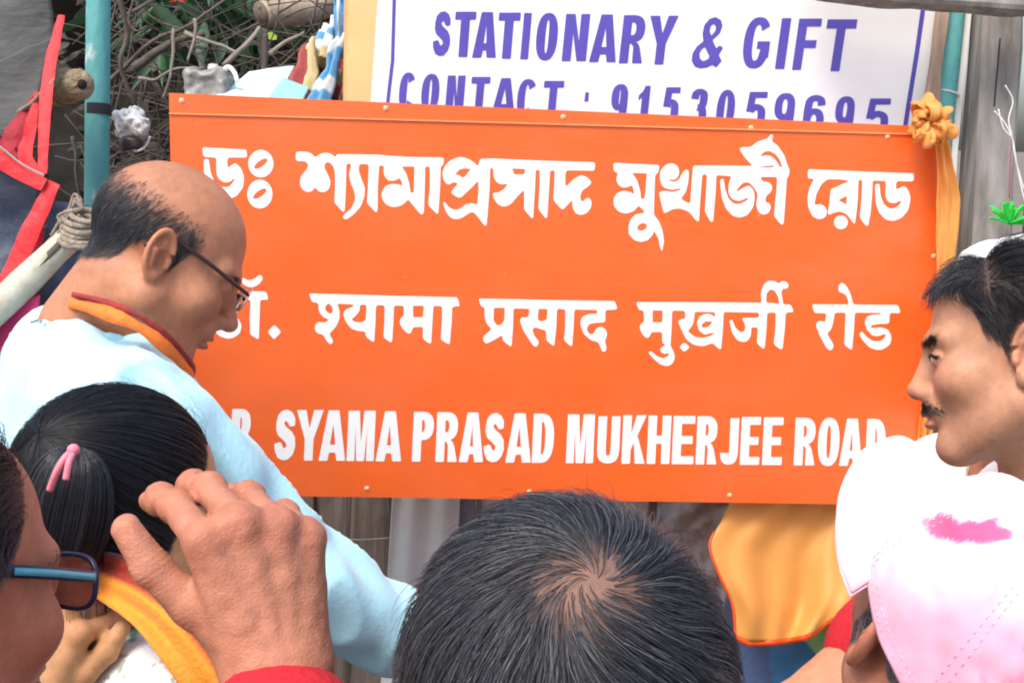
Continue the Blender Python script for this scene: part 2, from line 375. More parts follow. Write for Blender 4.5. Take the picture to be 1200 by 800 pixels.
hindi = [
 (H1([(310,65),(335,60),(370,110),(420,125),(465,105),(495,75),(525,105),(490,155),(435,182),(380,165),(330,110)]), []),
 (H1([(205,205),(545,210),(565,275),(500,275),(495,400),(490,580),(475,580),(420,545),(418,400),(425,275)]) +
  H1(_da([(685,365),(680,462),(600,465),(535,475),(540,495),(620,490),(670,505),(700,560),(690,620),(640,660),(590,668),(530,650),(480,600),(445,545),(465,518),(510,570),(560,600),(620,595),(655,555),(645,540),(600,560),(550,555),(505,510),(488,450),(505,405),(550,390),(615,386),(615,365)])) + H1([(225,270)]), []),
 (H1([(610,468),(665,525),(608,587),(556,525)]), []),
 (H2([(80,225)]) + H3([(200,245),(640,255),(660,325),(600,328),(595,450),(580,620),(565,620),(510,585),(520,450),(522,325),(452,322),(445,450),(435,615),(420,615),(370,580),(372,485),(290,490),(280,535),(255,540),(215,505),(188,455),(195,420),(222,400),(222,322),(145,320),(140,450),(130,605),(115,605),(62,570),(70,450),(72,318),(5,317)]) +
  H2([(600,450),(590,605),(575,600),(525,565),(520,520),(470,520),(410,500),(370,450),(345,380),(375,345),(425,330),(430,312),(300,305),(320,360),(320,420),(295,480),(250,530),(240,545),(270,595),(260,620),(240,620),(215,590),(190,545),(150,540),(125,510),(130,465),(160,445),(200,455),(240,430),(190,410),(155,360),(155,310),(140,295),(105,295)]),
  [H2([(480,315),(530,315),(525,430),(490,452),(440,448),(412,428),(445,400),(475,365)]), H2([(235,300),(265,335),(265,375),(245,385),(215,365),(205,330)]), H3([(292,322),(378,322),(372,410),(295,412)])]),
 (H4([(70,265)]) + H5([(267,280),(605,285),(625,350),(530,355),(528,450),(450,455),(400,465),(382,505),(405,545),(440,540),(455,500),(490,483),(530,500),(545,545),(525,600),(540,650),(530,680),(505,680),(475,605),(415,590),(360,540),(332,460),(345,410),(400,385),(465,385),(468,355),(288,350),(280,500),(270,635),(255,635),(205,590),(215,500),(218,350),(152,345),(145,500),(130,635),(115,630),(68,590)]) +
  H4([(600,515),(560,505),(515,488),(490,505),(510,560),(545,600),(530,640),(505,640),(470,590),(420,510),(395,440),(405,410),(440,415),(465,400),(470,345),(345,342),(340,500),(330,640),(315,635),(262,595),(258,550),(190,590),(130,620),(108,590),(110,560),(175,505),(135,460),(118,400),(120,335),(95,330)]),
  [H4([(192,338),(278,338),(272,440),(240,475),(210,470),(188,430)]), H4([(540,345),(612,347),(605,430),(560,445),(535,430)])]),
 (H6([(35,225)]) + H7([(200,296),(418,298),(410,230),(430,160),(470,125),(520,128),(550,150),(580,125),(620,140),(630,170),(610,190),(585,185),(570,215),(580,270),(585,312),(645,312),(670,370),(605,375),(598,500),(580,660),(560,660),(510,620),(525,500),(528,375),(460,375),(455,500),(440,655),(425,655),(380,615),(388,490),(335,490),(335,545),(315,590),(275,608),(225,590),(185,530),(165,440),(185,425),(210,490),(250,530),(285,520),(290,470),(265,425),(270,415),(395,415),(398,375),(120,370),(115,500),(100,660),(85,660),(35,612)]) +
  H6([(560,572),(490,560),(430,520),(390,440),(362,375),(395,355),(420,360),(420,295),(318,292),(312,450),(305,570),(330,610),(340,660),(320,710),(275,728),(220,710),(170,665),(130,620),(150,605),(200,650),(250,668),(295,640),(285,622),(262,632),(230,618),(222,590),(250,570),(270,565),(240,545),(240,460),(155,460),(140,500),(120,508),(85,480),(62,420),(75,395),(100,380),(95,290),(60,290)]),
  [H7([(452,297),(455,225),(485,192),(520,205),(548,255),(555,305)]), H6([(165,290),(245,292),(240,385),(165,385)]),
   H6([(495,302),(652,305),(655,345),(620,320),(575,318),(530,340),(510,390),(530,450),(570,480),(655,462),(620,490),(560,505),(500,500),(440,455),(480,400),(490,350)]), H6([(545,405),(580,375),(635,380),(600,420),(555,428)])]),
 (H6([(412,540),(458,575),(415,617),(372,578)]), []),
 (H8([(75,310),(365,312),(355,260),(330,225),(285,215),(283,160),(310,140),(345,165),(375,220),(400,312),(750,315),(770,380),(685,378),(680,462),(600,465),(535,475),(540,495),(620,490),(670,505),(700,560),(690,620),(640,660),(590,668),(530,650),(480,600),(445,545),(465,518),(510,570),(560,600),(620,595),(655,555),(645,540),(600,560),(550,555),(505,510),(488,450),(505,405),(550,390),(615,388),(615,378),(412,375),(405,500),(390,665),(375,660),(328,625),(335,500),(340,375),(255,375),(245,440),(230,500),(195,540),(225,590),(248,630),(235,665),(215,670),(190,650),(140,560),(108,480),(115,445),(150,440),(180,450),(190,380),(95,378)]), []),
]

# Latin capitals and figures drawn in a box of height 1 and width w
def sarc(cx, cy, rx, ry, a0, a1, n=12, p=2.4):
    out = []
    for i in range(n + 1):
        a = math.radians(a0 + (a1 - a0) * i / n); c, s_ = math.cos(a), math.sin(a)
        out.append((cx + rx * math.copysign(abs(c) ** (2 / p), c), cy + ry * math.copysign(abs(s_) ** (2 / p), s_)))
    return out

def stroke(nodes, w, t, th, n=6):
    """Outline of a stroke through nodes given in the 0..1 box of stroke centres."""
    p = smooth_path([(t / 2 + x * (w - t), th / 2 + y * (1 - th), 0) for x, y in nodes], n)[:, :2]
    d = np.gradient(p, axis=0); d /= np.linalg.norm(d, axis=1)[:, None] + 1e-9
    o = np.stack([d[:, 1] * t / 2, -d[:, 0] * th / 2], 1)
    return [tuple(q) for q in p + o] + [tuple(q) for q in (p - o)[::-1]]

def rect(x0, y0, x1, y1): return [(x0, y0), (x1, y0), (x1, y1), (x0, y1)]

def latin(ch, w, t, th):
    if ch == 'I' : return [(rect(0, 0, w, 1), [])]
    if ch == 'E': return [([(0,0),(w,0),(w,th),(t,th),(t,.5-th/2),(w*.92,.5-th/2),(w*.92,.5+th/2),(t,.5+th/2),(t,1-th),(w,1-th),(w,1),(0,1)], [])]
    if ch == 'F': return [([(0,0),(w,0),(w,th),(t,th),(t,.42),(w*.9,.42),(w*.9,.42+th),(t,.42+th),(t,1),(0,1)], [])]
    if ch == 'T': return [([(0,0),(w,0),(w,th*1.15),(w/2+t/2,th*1.15),(w/2+t/2,1),(w/2-t/2,1),(w/2-t/2,th*1.15),(0,th*1.15)], [])]
    if ch == 'H': return [([(0,0),(t,0),(t,.5-th/2),(w-t,.5-th/2),(w-t,0),(w,0),(w,1),(w-t,1),(w-t,.5+th/2),(t,.5+th/2),(t,1),(0,1)], [])]
    if ch == 'N': return [([(0,0),(t*1.05,0),(w-t,.58),(w-t,0),(w,0),(w,1),(w-t*1.05,1),(t,.42),(t,1),(0,1)], [])]
    if ch == 'M':
        s = t * .9
        return [([(0,0),(s*1.45,0),(w/2,.62),(w-s*1.45,0),(w,0),(w,1),(w-s,1),(w-s,.34),(w/2+s*.5,1),(w/2-s*.5,1),(s,.34),(s,1),(0,1)], [])]
    if ch == 'K': return [([(0,0),(t,0),(t,.38),(w-t*1.12,0),(w,0),(w*.64,.42),(w,1),(w-t*1.15,1),(w*.5,.56),(t,.72),(t,1),(0,1)], [])]
    if ch == 'Y': return [([(0,0),(t*1.1,0),(w/2,.36),(w-t*1.1,0),(w,0),(w/2+t/2,.58),(w/2+t/2,1),(w/2-t/2,1),(w/2-t/2,.58)], [])]
    if ch == 'A':
        a = t * .62; yb = .66; g = lambda x, y: x
        return [([(w/2-a,0),(w/2+a,0),(w,1),(w-t*1.02,1),(w-t*1.02-.05*w,.84),(t*1.02+.05*w,.84),(t*1.02,1),(0,1)], [[(w/2,.28),(w/2+max(.03,w*.5-t*1.22),.68),(w/2-max(.03,w*.5-t*1.22),.68)]])]
    if ch == 'D':
        o = [(0,0)] + sarc(w*.42,.5,w*.58,.5,-90,90,16) + [(0,1)]
        return [(o, [[(t,th)] + sarc(w*.42,.5,w*.58-t,.5-th,-90,90,14) + [(t,1-th)]])]
    if ch in 'PR':
        hb = .57; hole = [(t,th)] + sarc(w*.45,hb/2,w*.53-t,hb/2-th,-90,90,12) + [(t,hb-th)]
        if ch == 'P': return [([(0,0)] + sarc(w*.45,hb/2,w*.54,hb/2,-90,90,14) + [(t,hb),(t,1),(0,1)], [hole])]
        return [([(0,0)] + sarc(w*.45,hb/2,w*.53,hb/2,-90,75,14) + [(w*.74,.58),(w*.84,.68),(w,1),(w-t*1.1,1),(w*.55,.66),(t+.06*w,.59),(t,.6),(t,1),(0,1)], [hole])]
    if ch in 'O0': return [(sarc(w/2,.5,w/2,.51,0,360,36)[:-1], [sarc(w/2,.5,w/2-t,.51-th,0,360,30)[:-1]])]
    if ch == 'S':
        if t / w > .4:
            z = [(425,215),(375,222),(357,190),(335,170),(320,190),(330,215),(400,270),(430,320),(437,400),(415,470),(370,515),(320,522),(270,500),(240,440),(232,375),(290,360),(308,380),(318,410),(335,415),(352,395),(345,370),(320,345),(265,300),(245,250),(245,190),(260,120),(300,80),(350,72),(400,100),(425,150)]
            return [([((x - 232) / 205 * w, (y - 72) / 450) for x, y in z], [])]
        z = [(178,165),(135,172),(128,140),(115,130),(100,150),(100,175),(130,205),(165,245),(172,290),(160,350),(130,390),(95,398),(55,380),(38,335),(40,295),(75,290),(82,325),(100,345),(118,335),(125,305),(118,275),(85,240),(60,200),(65,140),(85,95),(125,78),(160,95),(178,130)]
        return [([((x - 38 - 20 * (1 - (y - 78) / 320)) / 120 * w, (y - 78) / 320) for x, y in z], [])]
    if ch in 'CG':
        o = sarc(w/2,.5,w/2,.51,-36,-324 if ch == 'C' else -335,30); i = sarc(w/2,.5,w/2-t,.51-th,-36,-324 if ch == 'C' else -335,26)
        C = [(o + i[::-1], [])]
        if ch == 'G': C.append(([(w*.52,.47),(w,.47),(w,.80),(w-t,.80),(w-t,.47+th),(w*.52,.47+th)], []))
        return C
    if ch == 'U': return [(stroke([(0,-.06),(0,.35),(0,.75),(.12,.95),(.5,1),(.88,.95),(1,.75),(1,.35),(1,-.06)], w, t, th), [])]
    if ch == 'J': return [(stroke([(1,-.06),(1,.4),(1,.78),(.86,.96),(.5,1),(.12,.95),(0,.72)], w, t, th), [])]
    if ch == '9': return [(sarc(w/2,.33,w/2,.34,0,360,30)[:-1], [sarc(w/2,.33,w/2-t,.34-th,0,360,24)[:-1]]), (stroke([(1,.3),(1,.66),(.9,.93),(.5,1),(.1,.94),(0,.78)], w, t, th), [])]
    if ch == '6': return [(sarc(w/2,.67,w/2,.34,0,360,30)[:-1], [sarc(w/2,.67,w/2-t,.34-th,0,360,24)[:-1]]), (stroke([(0,.7),(0,.34),(.1,.07),(.5,0),(.9,.06),(1,.22)], w, t, th), [])]
    if ch == '5': return [([(.1*w,0),(w,0),(w,th),(.1*w+t*.85,th),(.05*w+t*.85,.5),(.02*w,.5)], []), (stroke([(.03,.47),(.45,.36),(.9,.43),(1,.65),(.92,.92),(.5,1),(.1,.94),(0,.77)], w, t, th), [])]
    if ch == '3': return [(stroke([(0,.22),(.1,.05),(.5,0),(.9,.06),(.97,.23),(.85,.43),(.4,.47)], w, t, th), []), (stroke([(.4,.47),(.88,.53),(1,.73),(.9,.94),(.5,1),(.1,.94),(0,.76)], w, t, th), [])]
    if ch == '1': return [([(w*.45,0),(w*.85,0),(w*.85,1),(w*.85-t,1),(w*.85-t,.3),(0,.38),(0,.24),(w*.3,.14)], [])]
    if ch == '.': return [(rect(0, 0, w, 1), [])]
    if ch == ':': return [(rect(0, .25, w, .25 + .24), []), (rect(0, .76, w, 1), [])]
    if ch == '&':
        z = lambda p: [((x - 895) / 430, (y - 135) / 430) for x, y in p]
        return [(z([(1060,138),(1110,165),(1130,215),(1115,280),(1060,340),(1100,410),(1125,385),(1160,405),(1130,470),(1162,520),(1120,578),(1085,555),(1040,578),(985,585),(935,570),(900,520),(900,455),(930,395),(980,350),(965,280),(972,210),(1010,155)]),
                 [z([(1050,200),(1072,220),(1075,255),(1045,300),(1025,265),(1028,220)]), z([(1000,400),(1050,480),(1040,505),(1000,522),(970,500),(960,455),(975,420)])])]
    return []

def put_line(mb, letters, top, bot, shear, tx, thf, f, R=0.6):
    """letters: (char, left x at foot, right x at head). top/bot: y as functions of x."""
    for ch, x0, x1 in letters:
        k = (x0 + x1) / 2; y0, y1 = top(k), bot(k); h = y1 - y0; sh = shear(k)
        if ch in 'TY': x0 = x0 - sh
        if ch == 'A': x1 = x1 + sh
        w = (x1 - x0 - sh) / h
        t = min(tx / h, w * .99)
        for li, (o, hs) in enumerate(latin(ch, w, t, thf)):
            g = lambda p: [(x0 + q[0] * h + sh * (1 - q[1]), y0 + q[1] * h) for q in p]
            O = chaikin(g(o), R, 2); Hs = [chaikin(g(q), R * .7, 2) for q in hs]
            fill(mb, O, Hs, (lambda x, y, li=li: f(x, y, li)))

orange = mat("sign_orange", srgb(240, 102, 33), 0.38, 0.05, 9, 0.10, 5, coat=0.35)
def weather(m, amt=.10):
    t = m.node_tree; N = t.nodes; L = t.links; b = N["Principled BSDF"]; src = b.inputs["Base Color"].links[0].from_socket
    tc = N.new("ShaderNodeTexCoord"); mp = N.new("ShaderNodeMapping"); mp.inputs["Scale"].default_value = (1, 1, 2.2); L.new(tc.outputs["Object"], mp.inputs[0])
    n1 = N.new("ShaderNodeTexNoise"); n1.inputs["Scale"].default_value = 3.2; n1.inputs["Detail"].default_value = 8; n1.inputs["Roughness"].default_value = .75; L.new(mp.outputs[0], n1.inputs["Vector"])
    n2 = N.new("ShaderNodeTexNoise"); n2.inputs["Scale"].default_value = 130; n2.inputs["Detail"].default_value = 2; L.new(mp.outputs[0], n2.inputs["Vector"])
    r1 = N.new("ShaderNodeMapRange"); r1.inputs[1].default_value = .45; r1.inputs[2].default_value = .75; r1.inputs[4].default_value = amt; L.new(n1.outputs[0], r1.inputs[0])
    r2 = N.new("ShaderNodeMapRange"); r2.inputs[1].default_value = .70; r2.inputs[2].default_value = .76; r2.inputs[4].default_value = .35; L.new(n2.outputs[0], r2.inputs[0])
    ad = N.new("ShaderNodeMath"); ad.operation = 'ADD'; L.new(r1.outputs[0], ad.inputs[0]); L.new(r2.outputs[0], ad.inputs[1])
    mx = N.new("ShaderNodeMix"); mx.data_type = 'RGBA'; L.new(ad.outputs[0], mx.inputs[0]); L.new(src, mx.inputs[6]); mx.inputs[7].default_value = (.62, .40, .28, 1); L.new(mx.outputs[2], b.inputs["Base Color"])
    rr = N.new("ShaderNodeMapRange"); rr.inputs[3].default_value = .30; rr.inputs[4].default_value = .55; L.new(n1.outputs[0], rr.inputs[0]); L.new(rr.outputs[0], b.inputs["Roughness"])
weather(orange)
white_vinyl = mat("white_vinyl", (0.90, 0.89, 0.87), 0.5, 0.02, 30)
lip_highlight = mat("sign_lip_highlight", srgb(250, 150, 95), 0.4, 0.05, 30)  # paler than the panel: the bright highlight along the fold, painted in
rivet_mat = mat("rivet_metal", srgb(245, 190, 150), 0.4, 0.1, 60)
sg = thing("road_sign", "wide orange road name board with white Bengali, Hindi and English lettering", "sign", (S4[2] + S4[3]) / 2)
back = -sn
def slab(name, px4, th, m, parent, off=0.0, base=None, n=None, bev=0.0):
    n = sn if n is None else n
    q = [onplane(x, y, off, base, n) for x, y in px4]; b = [p - n * th for p in q]
    return MB().add(q + b, [[3, 2, 1, 0], [4, 5, 6, 7], [0, 1, 5, 4], [1, 2, 6, 5], [2, 3, 7, 6], [3, 0, 4, 7]]).build(name, m, parent, False)
slab("panel", [c[:2] for c in C4], 0.018, orange, sg)
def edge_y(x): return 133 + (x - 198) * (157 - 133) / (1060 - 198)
slab("folded_lip_highlight", [(198, edge_y(198) - .9), (1113, edge_y(1113) - .9), (1113, edge_y(1113) + .9), (198, edge_y(198) + .9)], 0.003, lip_highlight, sg, 0.0026)
for (x, y) in [(213, 118), (452, 127), (660, 137), (880, 150), (1040, 160), (620, 576), (985, 586), (430, 572), (855, 580), (1094, 300), (1085, 450)]:
    c = onplane(x, y); a = unit(np.cross(sn, (0, 0, 1))); b_ = np.cross(a, sn); mb = MB(); n = 12
    v = [c + sn * 0.0005 + 0.0042 * (math.cos(t) * a + math.sin(t) * b_) for t in np.arange(n) * 2 * math.pi / n] + [c + sn * 0.002 + 0.0024 * (math.cos(t) * a + math.sin(t) * b_) for t in np.arange(n) * 2 * math.pi / n]
    mb.add(v, [[i, (i + 1) % n, n + (i + 1) % n, n + i] for i in range(n)] + [[n + i for i in range(n)]]).build("rivet", rivet_mat, sg)
on1 = lambda x, y, li=0: onplane(x, y, 0.0005 + 0.00006 * li)
for nm, data in (("bengali_lettering", bengali), ("hindi_lettering", hindi)):
    mb = MB()
    for o, hs in data: fill(mb, chaikin(o, 1.6, 2), [chaikin(q, 1.0, 2) for q in hs], on1)
    mb.build(nm, white_vinyl, sg, False)
mb = MB()
eng = [('D',243,268),('R',269.5,295),('.',299,307.5),('S',320.5,348),('Y',348,379.5),('A',373.3,404.5),('M',406,440.5),('A',440,470),('P',482.5,509.5),('R',510,538),('A',537.5,566),('S',566,592.5),('A',592,622),('D',623,650.5),
       ('M',663,697.5),('U',699,727.5),('K',728,758),('H',757.6,787),('E',787,815),('R',815,842),('J',843,866.5),('E',866.8,892),('E',892.8,918.5),('R',930,957),('O',957.3,985),('A',983,1010),('D',1013.8,1039)]
top = lambda x: 479.5 + (x - 320) * (490.5 - 479.5) / 700; bot = lambda x: 539.0 + (x - 320) * (545.7 - 539.0) / 700
put_line(mb, [l for l in eng if l[0] != '.'], top, bot, lambda x: 2.6, 10.2, .165, on1)
put_line(mb, [('.', 299, 307.5)], lambda x: 528, lambda x: 538.5, lambda x: .4, 9, .2, on1)
mb.build("english_lettering", white_vinyl, sg, False)

# ------------------------------------------------------------------ the white shop banner behind it
B0 = P(600, 100, 2.0); bn = unit(sn + V(0.0, 0.03, 0))
onb = lambda x, y, li=0: onplane(x, y, 0.0005 + 0.00006 * li, B0, bn)
banner_white = mat("banner_white", (0.86, 0.88, 0.88), 0.5, 0.05, 5, 0.12, 9)
violet = mat("banner_violet", srgb(88, 78, 178), 0.5, 0.09, 14)
bnr = thing("shop_banner", "white printed shop banner with violet lettering and border line, above the orange board", "banner", onplane(760, 190, 0, B0, bn))
slab("banner_sheet", [(447, -60), (1108, -44), (1096, 10), (1062, 200), (428, 180)][0:1] + [(1106, -44), (1070, 190), (430, 180)], 0.004, banner_white, bnr, 0, B0, bn)
def line_poly(mb, pts, hw, f):
    p = np.array(pts, float)
    fill(mb, [(x - hw, y) for x, y in p] + [(x + hw, y) for x, y in p[::-1]], [], f)
mb = MB(); line_poly(mb, [(465, -60), (462, 0), (460, 72), (456, 105), (450, 165)], 2.0, onb)
mb.build("border_line", violet, bnr, False); mb = MB(); line_poly(mb, [(1090, -40), (1082, 9), (1074.5, 62), (1070, 90), (1065, 121), (1056, 180)], 2.7, onb); mb.build("border_line", violet, bnr, False)
mb = MB()
put_line(mb, [('S',506,530),('T',534,558.5),('A',553,581),('T',585,610.5),('I',609.5,623.5),('O',626,656),('N',658,692),('A',690,721.5),('R',725,758.5),('Y',762,795.5),('&',809,845.5),('G',867.5,906.5),('I',908,927.5),('F',928,963.5),('T',970,1005)],
         lambda x: 13.4 + (x - 520) * .0204, lambda x: 66.2 + (x - 520) * .0376, lambda x: 4.7 + (x - 610) * .012 if x < 1000 else 9, 10.6, .155, onb, .5)
mb.build("banner_title", violet, bnr, False); mb = MB()
put_line(mb, [('C',466,488.5),('O',492,516.5),('N',521,546),('T',553,575),('A',575,603),('C',604,630.5),('T',638,661.5),(':',682.5,691.5),('9',713.5,737.5),('1',745,765),('5',774,798),('3',806,831),('0',837,863.5),('5',871,900),('9',904,933.5),('6',938.5,969),('9',975,1003.5),('5',1011,1044.5)],
         lambda x: 85.6 + (x - 478) * .0545, lambda x: 85.6 + 44 + (x - 478) * .061, lambda x: 3.5 + (x - 478) * .005, 9.0, .155, onb, .5)
mb.build("banner_contact_line", violet, bnr, False)
# ------------------------------------------------------------------ how a person is modelled
def ear_field(q):
    # q: mirrored head coordinates (x >= 0). The ear stands off the side of the head, tilted back and flared.
    c = np.array([0.0755, -0.016, -0.006]); p = q - c
    a1 = 0.42; p = np.stack([p[..., 0] * math.cos(a1) + p[..., 1] * math.sin(a1), -p[..., 0] * math.sin(a1) + p[..., 1] * math.cos(a1), p[..., 2]], -1)
    a2 = 0.20; p = np.stack([p[..., 0], p[..., 1] * math.cos(a2) + p[..., 2] * math.sin(a2), -p[..., 1] * math.sin(a2) + p[..., 2] * math.cos(a2)], -1)
    d = s_ell(p, (0.003, 0.0, 0.0), (0.0055, 0.0175, 0.030))
    k = np.sqrt((p[..., 1] / 0.0165) ** 2 + ((p[..., 2] - 0.002) / 0.0285) ** 2)
    ring = np.sqrt(((k - 1) * 0.019) ** 2 + (p[..., 0] - 0.0075) ** 2) - 0.0036
    ring = np.where((p[..., 1] > 0.006) & (p[..., 2] < 0.006), ring + 0.004, ring)
    d = smin(d, ring, 0.004)
    d = smin(d, s_ell(p, (0.004, 0.003, -0.027), (0.0055, 0.0095, 0.0105)), 0.006)
    d = smin(d, s_cap(p, (0.007, -0.006, -0.014), (0.008, -0.008, 0.006), 0.0032), 0.004)
    d = smin(d, s_cap(p, (0.008, -0.008, 0.006), (0.007, 0.001, 0.016), 0.0032), 0.004)
    d = smax(d, -s_ell(p, (0.0095, 0.005, -0.004), (0.0085, 0.0085, 0.013)), 0.004)
    d = smax(d, -s_ell(p, (0.011, -0.004, 0.016), (0.006, 0.006, 0.007)), 0.004)
    d = smin(d, s_cap(p, (0.004, 0.0155, -0.004), (0.006, 0.0135, -0.010), 0.004), 0.004)
    return d

def skull(p):
    d = s_ell(p, (0, -0.012, 0.035), (0.0765, 0.097, 0.083))
    return smin(d, s_ell(p, (0, 0.028, -0.03), (0.060, 0.062, 0.082)), 0.03)

def head_field(p, o):
    q = p.copy(); q[..., 0] = np.abs(q[..., 0])
    fat = o.get('fat', 0.0); d = skull(p)
    d = smin(d, s_cap(q, (0.052 + fat, -0.002, -0.058), (0.018, 0.066, -0.1), 0.020 + fat, 0.016 + fat * .6), 0.03)
    d = smin(d, s_ell(p, (0, 0.071, -0.1), (0.023, 0.02, 0.018)), 0.022)
    d = smin(d, s_ell(q, (0.042, 0.056, -0.026), (0.027 + fat * .6, 0.026, 0.024)), 0.022)
    d = smin(d, s_cap(q, (0.010, 0.084, 0.020), (0.047, 0.066, 0.021), 0.011), 0.014)
    if fat: d = smin(d, s_ell(p, (0, 0.03, -0.108), (0.04, 0.045, 0.026)), 0.03)
    d = smax(d, -s_ell(q, (0.033, 0.099, 0.000), (0.018, 0.017, 0.0115)), 0.014)
    d = smin(d, s_ell(q, (0.0325, 0.0735, 0.000), (0.0145, 0.0145, 0.0135)), 0.003)
    d = smin(d, s_cap(q, (0.022, 0.0855, 0.0035), (0.044, 0.078, 0.002), 0.0032), 0.004)      # upper lid fold
    nz = o.get('nose', 1.0)
    d = smin(d, s_cap(p, (0, 0.088, 0.010), (0, 0.088 + 0.024 * nz, -0.029), 0.0075, 0.0105), 0.012)
    d = smin(d, s_ell(p, (0, 0.090 + 0.023 * nz, -0.032), (0.0115, 0.012, 0.0105)), 0.006)
    d = smin(d, s_ell(q, (0.0125, 0.098, -0.036), (0.0085, 0.0115, 0.0085)), 0.006)
    d = smax(d, -s_ell(q, (0.006, 0.107, -0.044), (0.0038, 0.006, 0.004)), 0.003)
    d = smin(d, s_ell(p, (0, 0.087, -0.058), (0.026, 0.014, 0.016)), 0.014)
    d = smin(d, s_ell(p, (0, 0.0965, -0.0605), (0.021, 0.0075, 0.0052)), 0.004)
    d = smin(d, s_ell(p, (0, 0.0945, -0.0715), (0.019, 0.008, 0.0062)), 0.004)
    d = smax(d, -s_cap(p, (-0.021, 0.1, -0.0658), (0.021, 0.1, -0.0658), 0.0022), 0.004)
    if not o.get('noear'): d = smin(d, ear_field(q), 0.005)
    return d

HAIRLINE = np.array([[0, .082], [25, .080], [42, .072], [56, .048], [64, .022], [74, .012], [80, -.012], [88, -.022], [93, .006], [104, .012], [116, -.012], [132, -.055], [150, -.068], [180, -.074]])
def az(p): return np.degrees(np.arctan2(np.abs(p[..., 0]), p[..., 1] + 0.005))
def hairmask(p, soft=0.006):
    line = np.interp(az(p), HAIRLINE[:, 0], HAIRLINE[:, 1])
    m = np.clip((p[..., 2] - line) / soft + 0.5, 0, 1)
    e = ear_field(np.concatenate([np.abs(p[..., :1]), p[..., 1:]], -1))
    return m * np.clip((e - 0.002) / 0.004, 0, 1)

class Head:
    """A head placed in the world: centre c, facing f, crown direction u, size s."""
    def __init__(s, c, f, u, size=1.0, h=0.003, neck=None, neck_r=0.057, **o):
        f = unit(f); u = unit(np.asarray(u) - np.dot(u, f) * f); r = np.cross(f, u)
        s.c = np.asarray(c, float); s.R = np.column_stack([r, f, u]); s.s = size; s.o = o
        nk = s.loc(neck) if neck is not None else np.array([0, -.05, -.22])
        s.nk = nk; top = np.array([0, -.028, -.055])
        def fld(p):
            d = head_field(p, o)
            d = smin(d, s_cap(p, top, nk, neck_r, neck_r * 1.06), 0.022)
            ax = nk - top
            return d
        s.f = fld
        lo = np.minimum([-.105, -.13, -.135], nk - .075); hi = np.maximum([.105, .135, .135], nk + .075)
        s.v, s.F = nets(fld, lo, hi, h); s.n = vnormals(s.v, s.F)
    def loc(s, p): return (np.asarray(p) - s.c) @ s.R / s.s
    def w(s, p): return s.c + (np.asarray(p) @ s.R.T) * s.s
    def d(s, v): return np.asarray(v) @ s.R.T

def skin_cols(hd, base, hm, stubble=0.0, scalp=(0.03, 0.028, 0.03), blush=1.0):
    p = hd.v; c = np.tile(np.array(base, float), (len(p), 1))
    n1 = fbm(p * 38, 3, 3); c *= (1 + 0.07 * n1)[:, None]
    red = np.array([1.08, 0.86, 0.82])
    q = np.concatenate([np.abs(p[:, :1]), p[:, 1:]], 1)
    def blend(wt, mul): c[:] = c * (1 - wt[:, None]) + c * mul * wt[:, None]
    g = lambda ctr, r: np.exp(-((q - ctr) ** 2).sum(1) / (r * r))
    blend(np.clip(g([0, .112, -.033], .018) + g([.076, -.02, 0], .03) + .8 * g([.045, .075, -.03], .025), 0, 1) * .6 * blush, red)
    lips = np.exp(-((p[:, 2] + .066) / .009) ** 2 - (p[:, 0] / .02) ** 2) * (p[:, 1] > .088)
    blend(np.clip(lips * 1.2, 0, 1), np.array([.82, .55, .58]))
    blend(g([.032, .085, .002], .016) * .55, np.array([.66, .58, .58]))           # darker lids
    if hd.o.get('eyes'):
        ex = (q[:, 0] - .0325); ez = p[:, 2] - .0003; on = (p[:, 1] > .066)
        lid = .0036 * np.sqrt(np.clip(1 - (ex / .0125) ** 2, 0, 1)); op = np.clip((lid - np.abs(ez)) / .0012 + .5, 0, 1) * on * (np.abs(ex) < .0125)
        gx = ex + .002; ir = np.clip((.0052 - np.sqrt(gx ** 2 + (ez + .001) ** 2)) / .001 + .5, 0, 1)[:, None]
        eye = np.array([.55, .50, .46]) * (1 - ir) + np.array([.02, .014, .01]) * ir
        c[:] = c * (1 - op[:, None]) + eye * op[:, None]
    if stubble:
        wt = np.clip(1 - np.abs(p[:, 2] + .095) / .05, 0, 1) * (p[:, 1] > -.01) * stubble
        blend(wt * (.7 + .3 * vnoise(p * 900, 5)), np.array([.55, .6, .68]))
    c = c * (1 - hm[:, None]) + np.array(scalp) * hm[:, None]
    return np.clip(c, 0, 1)

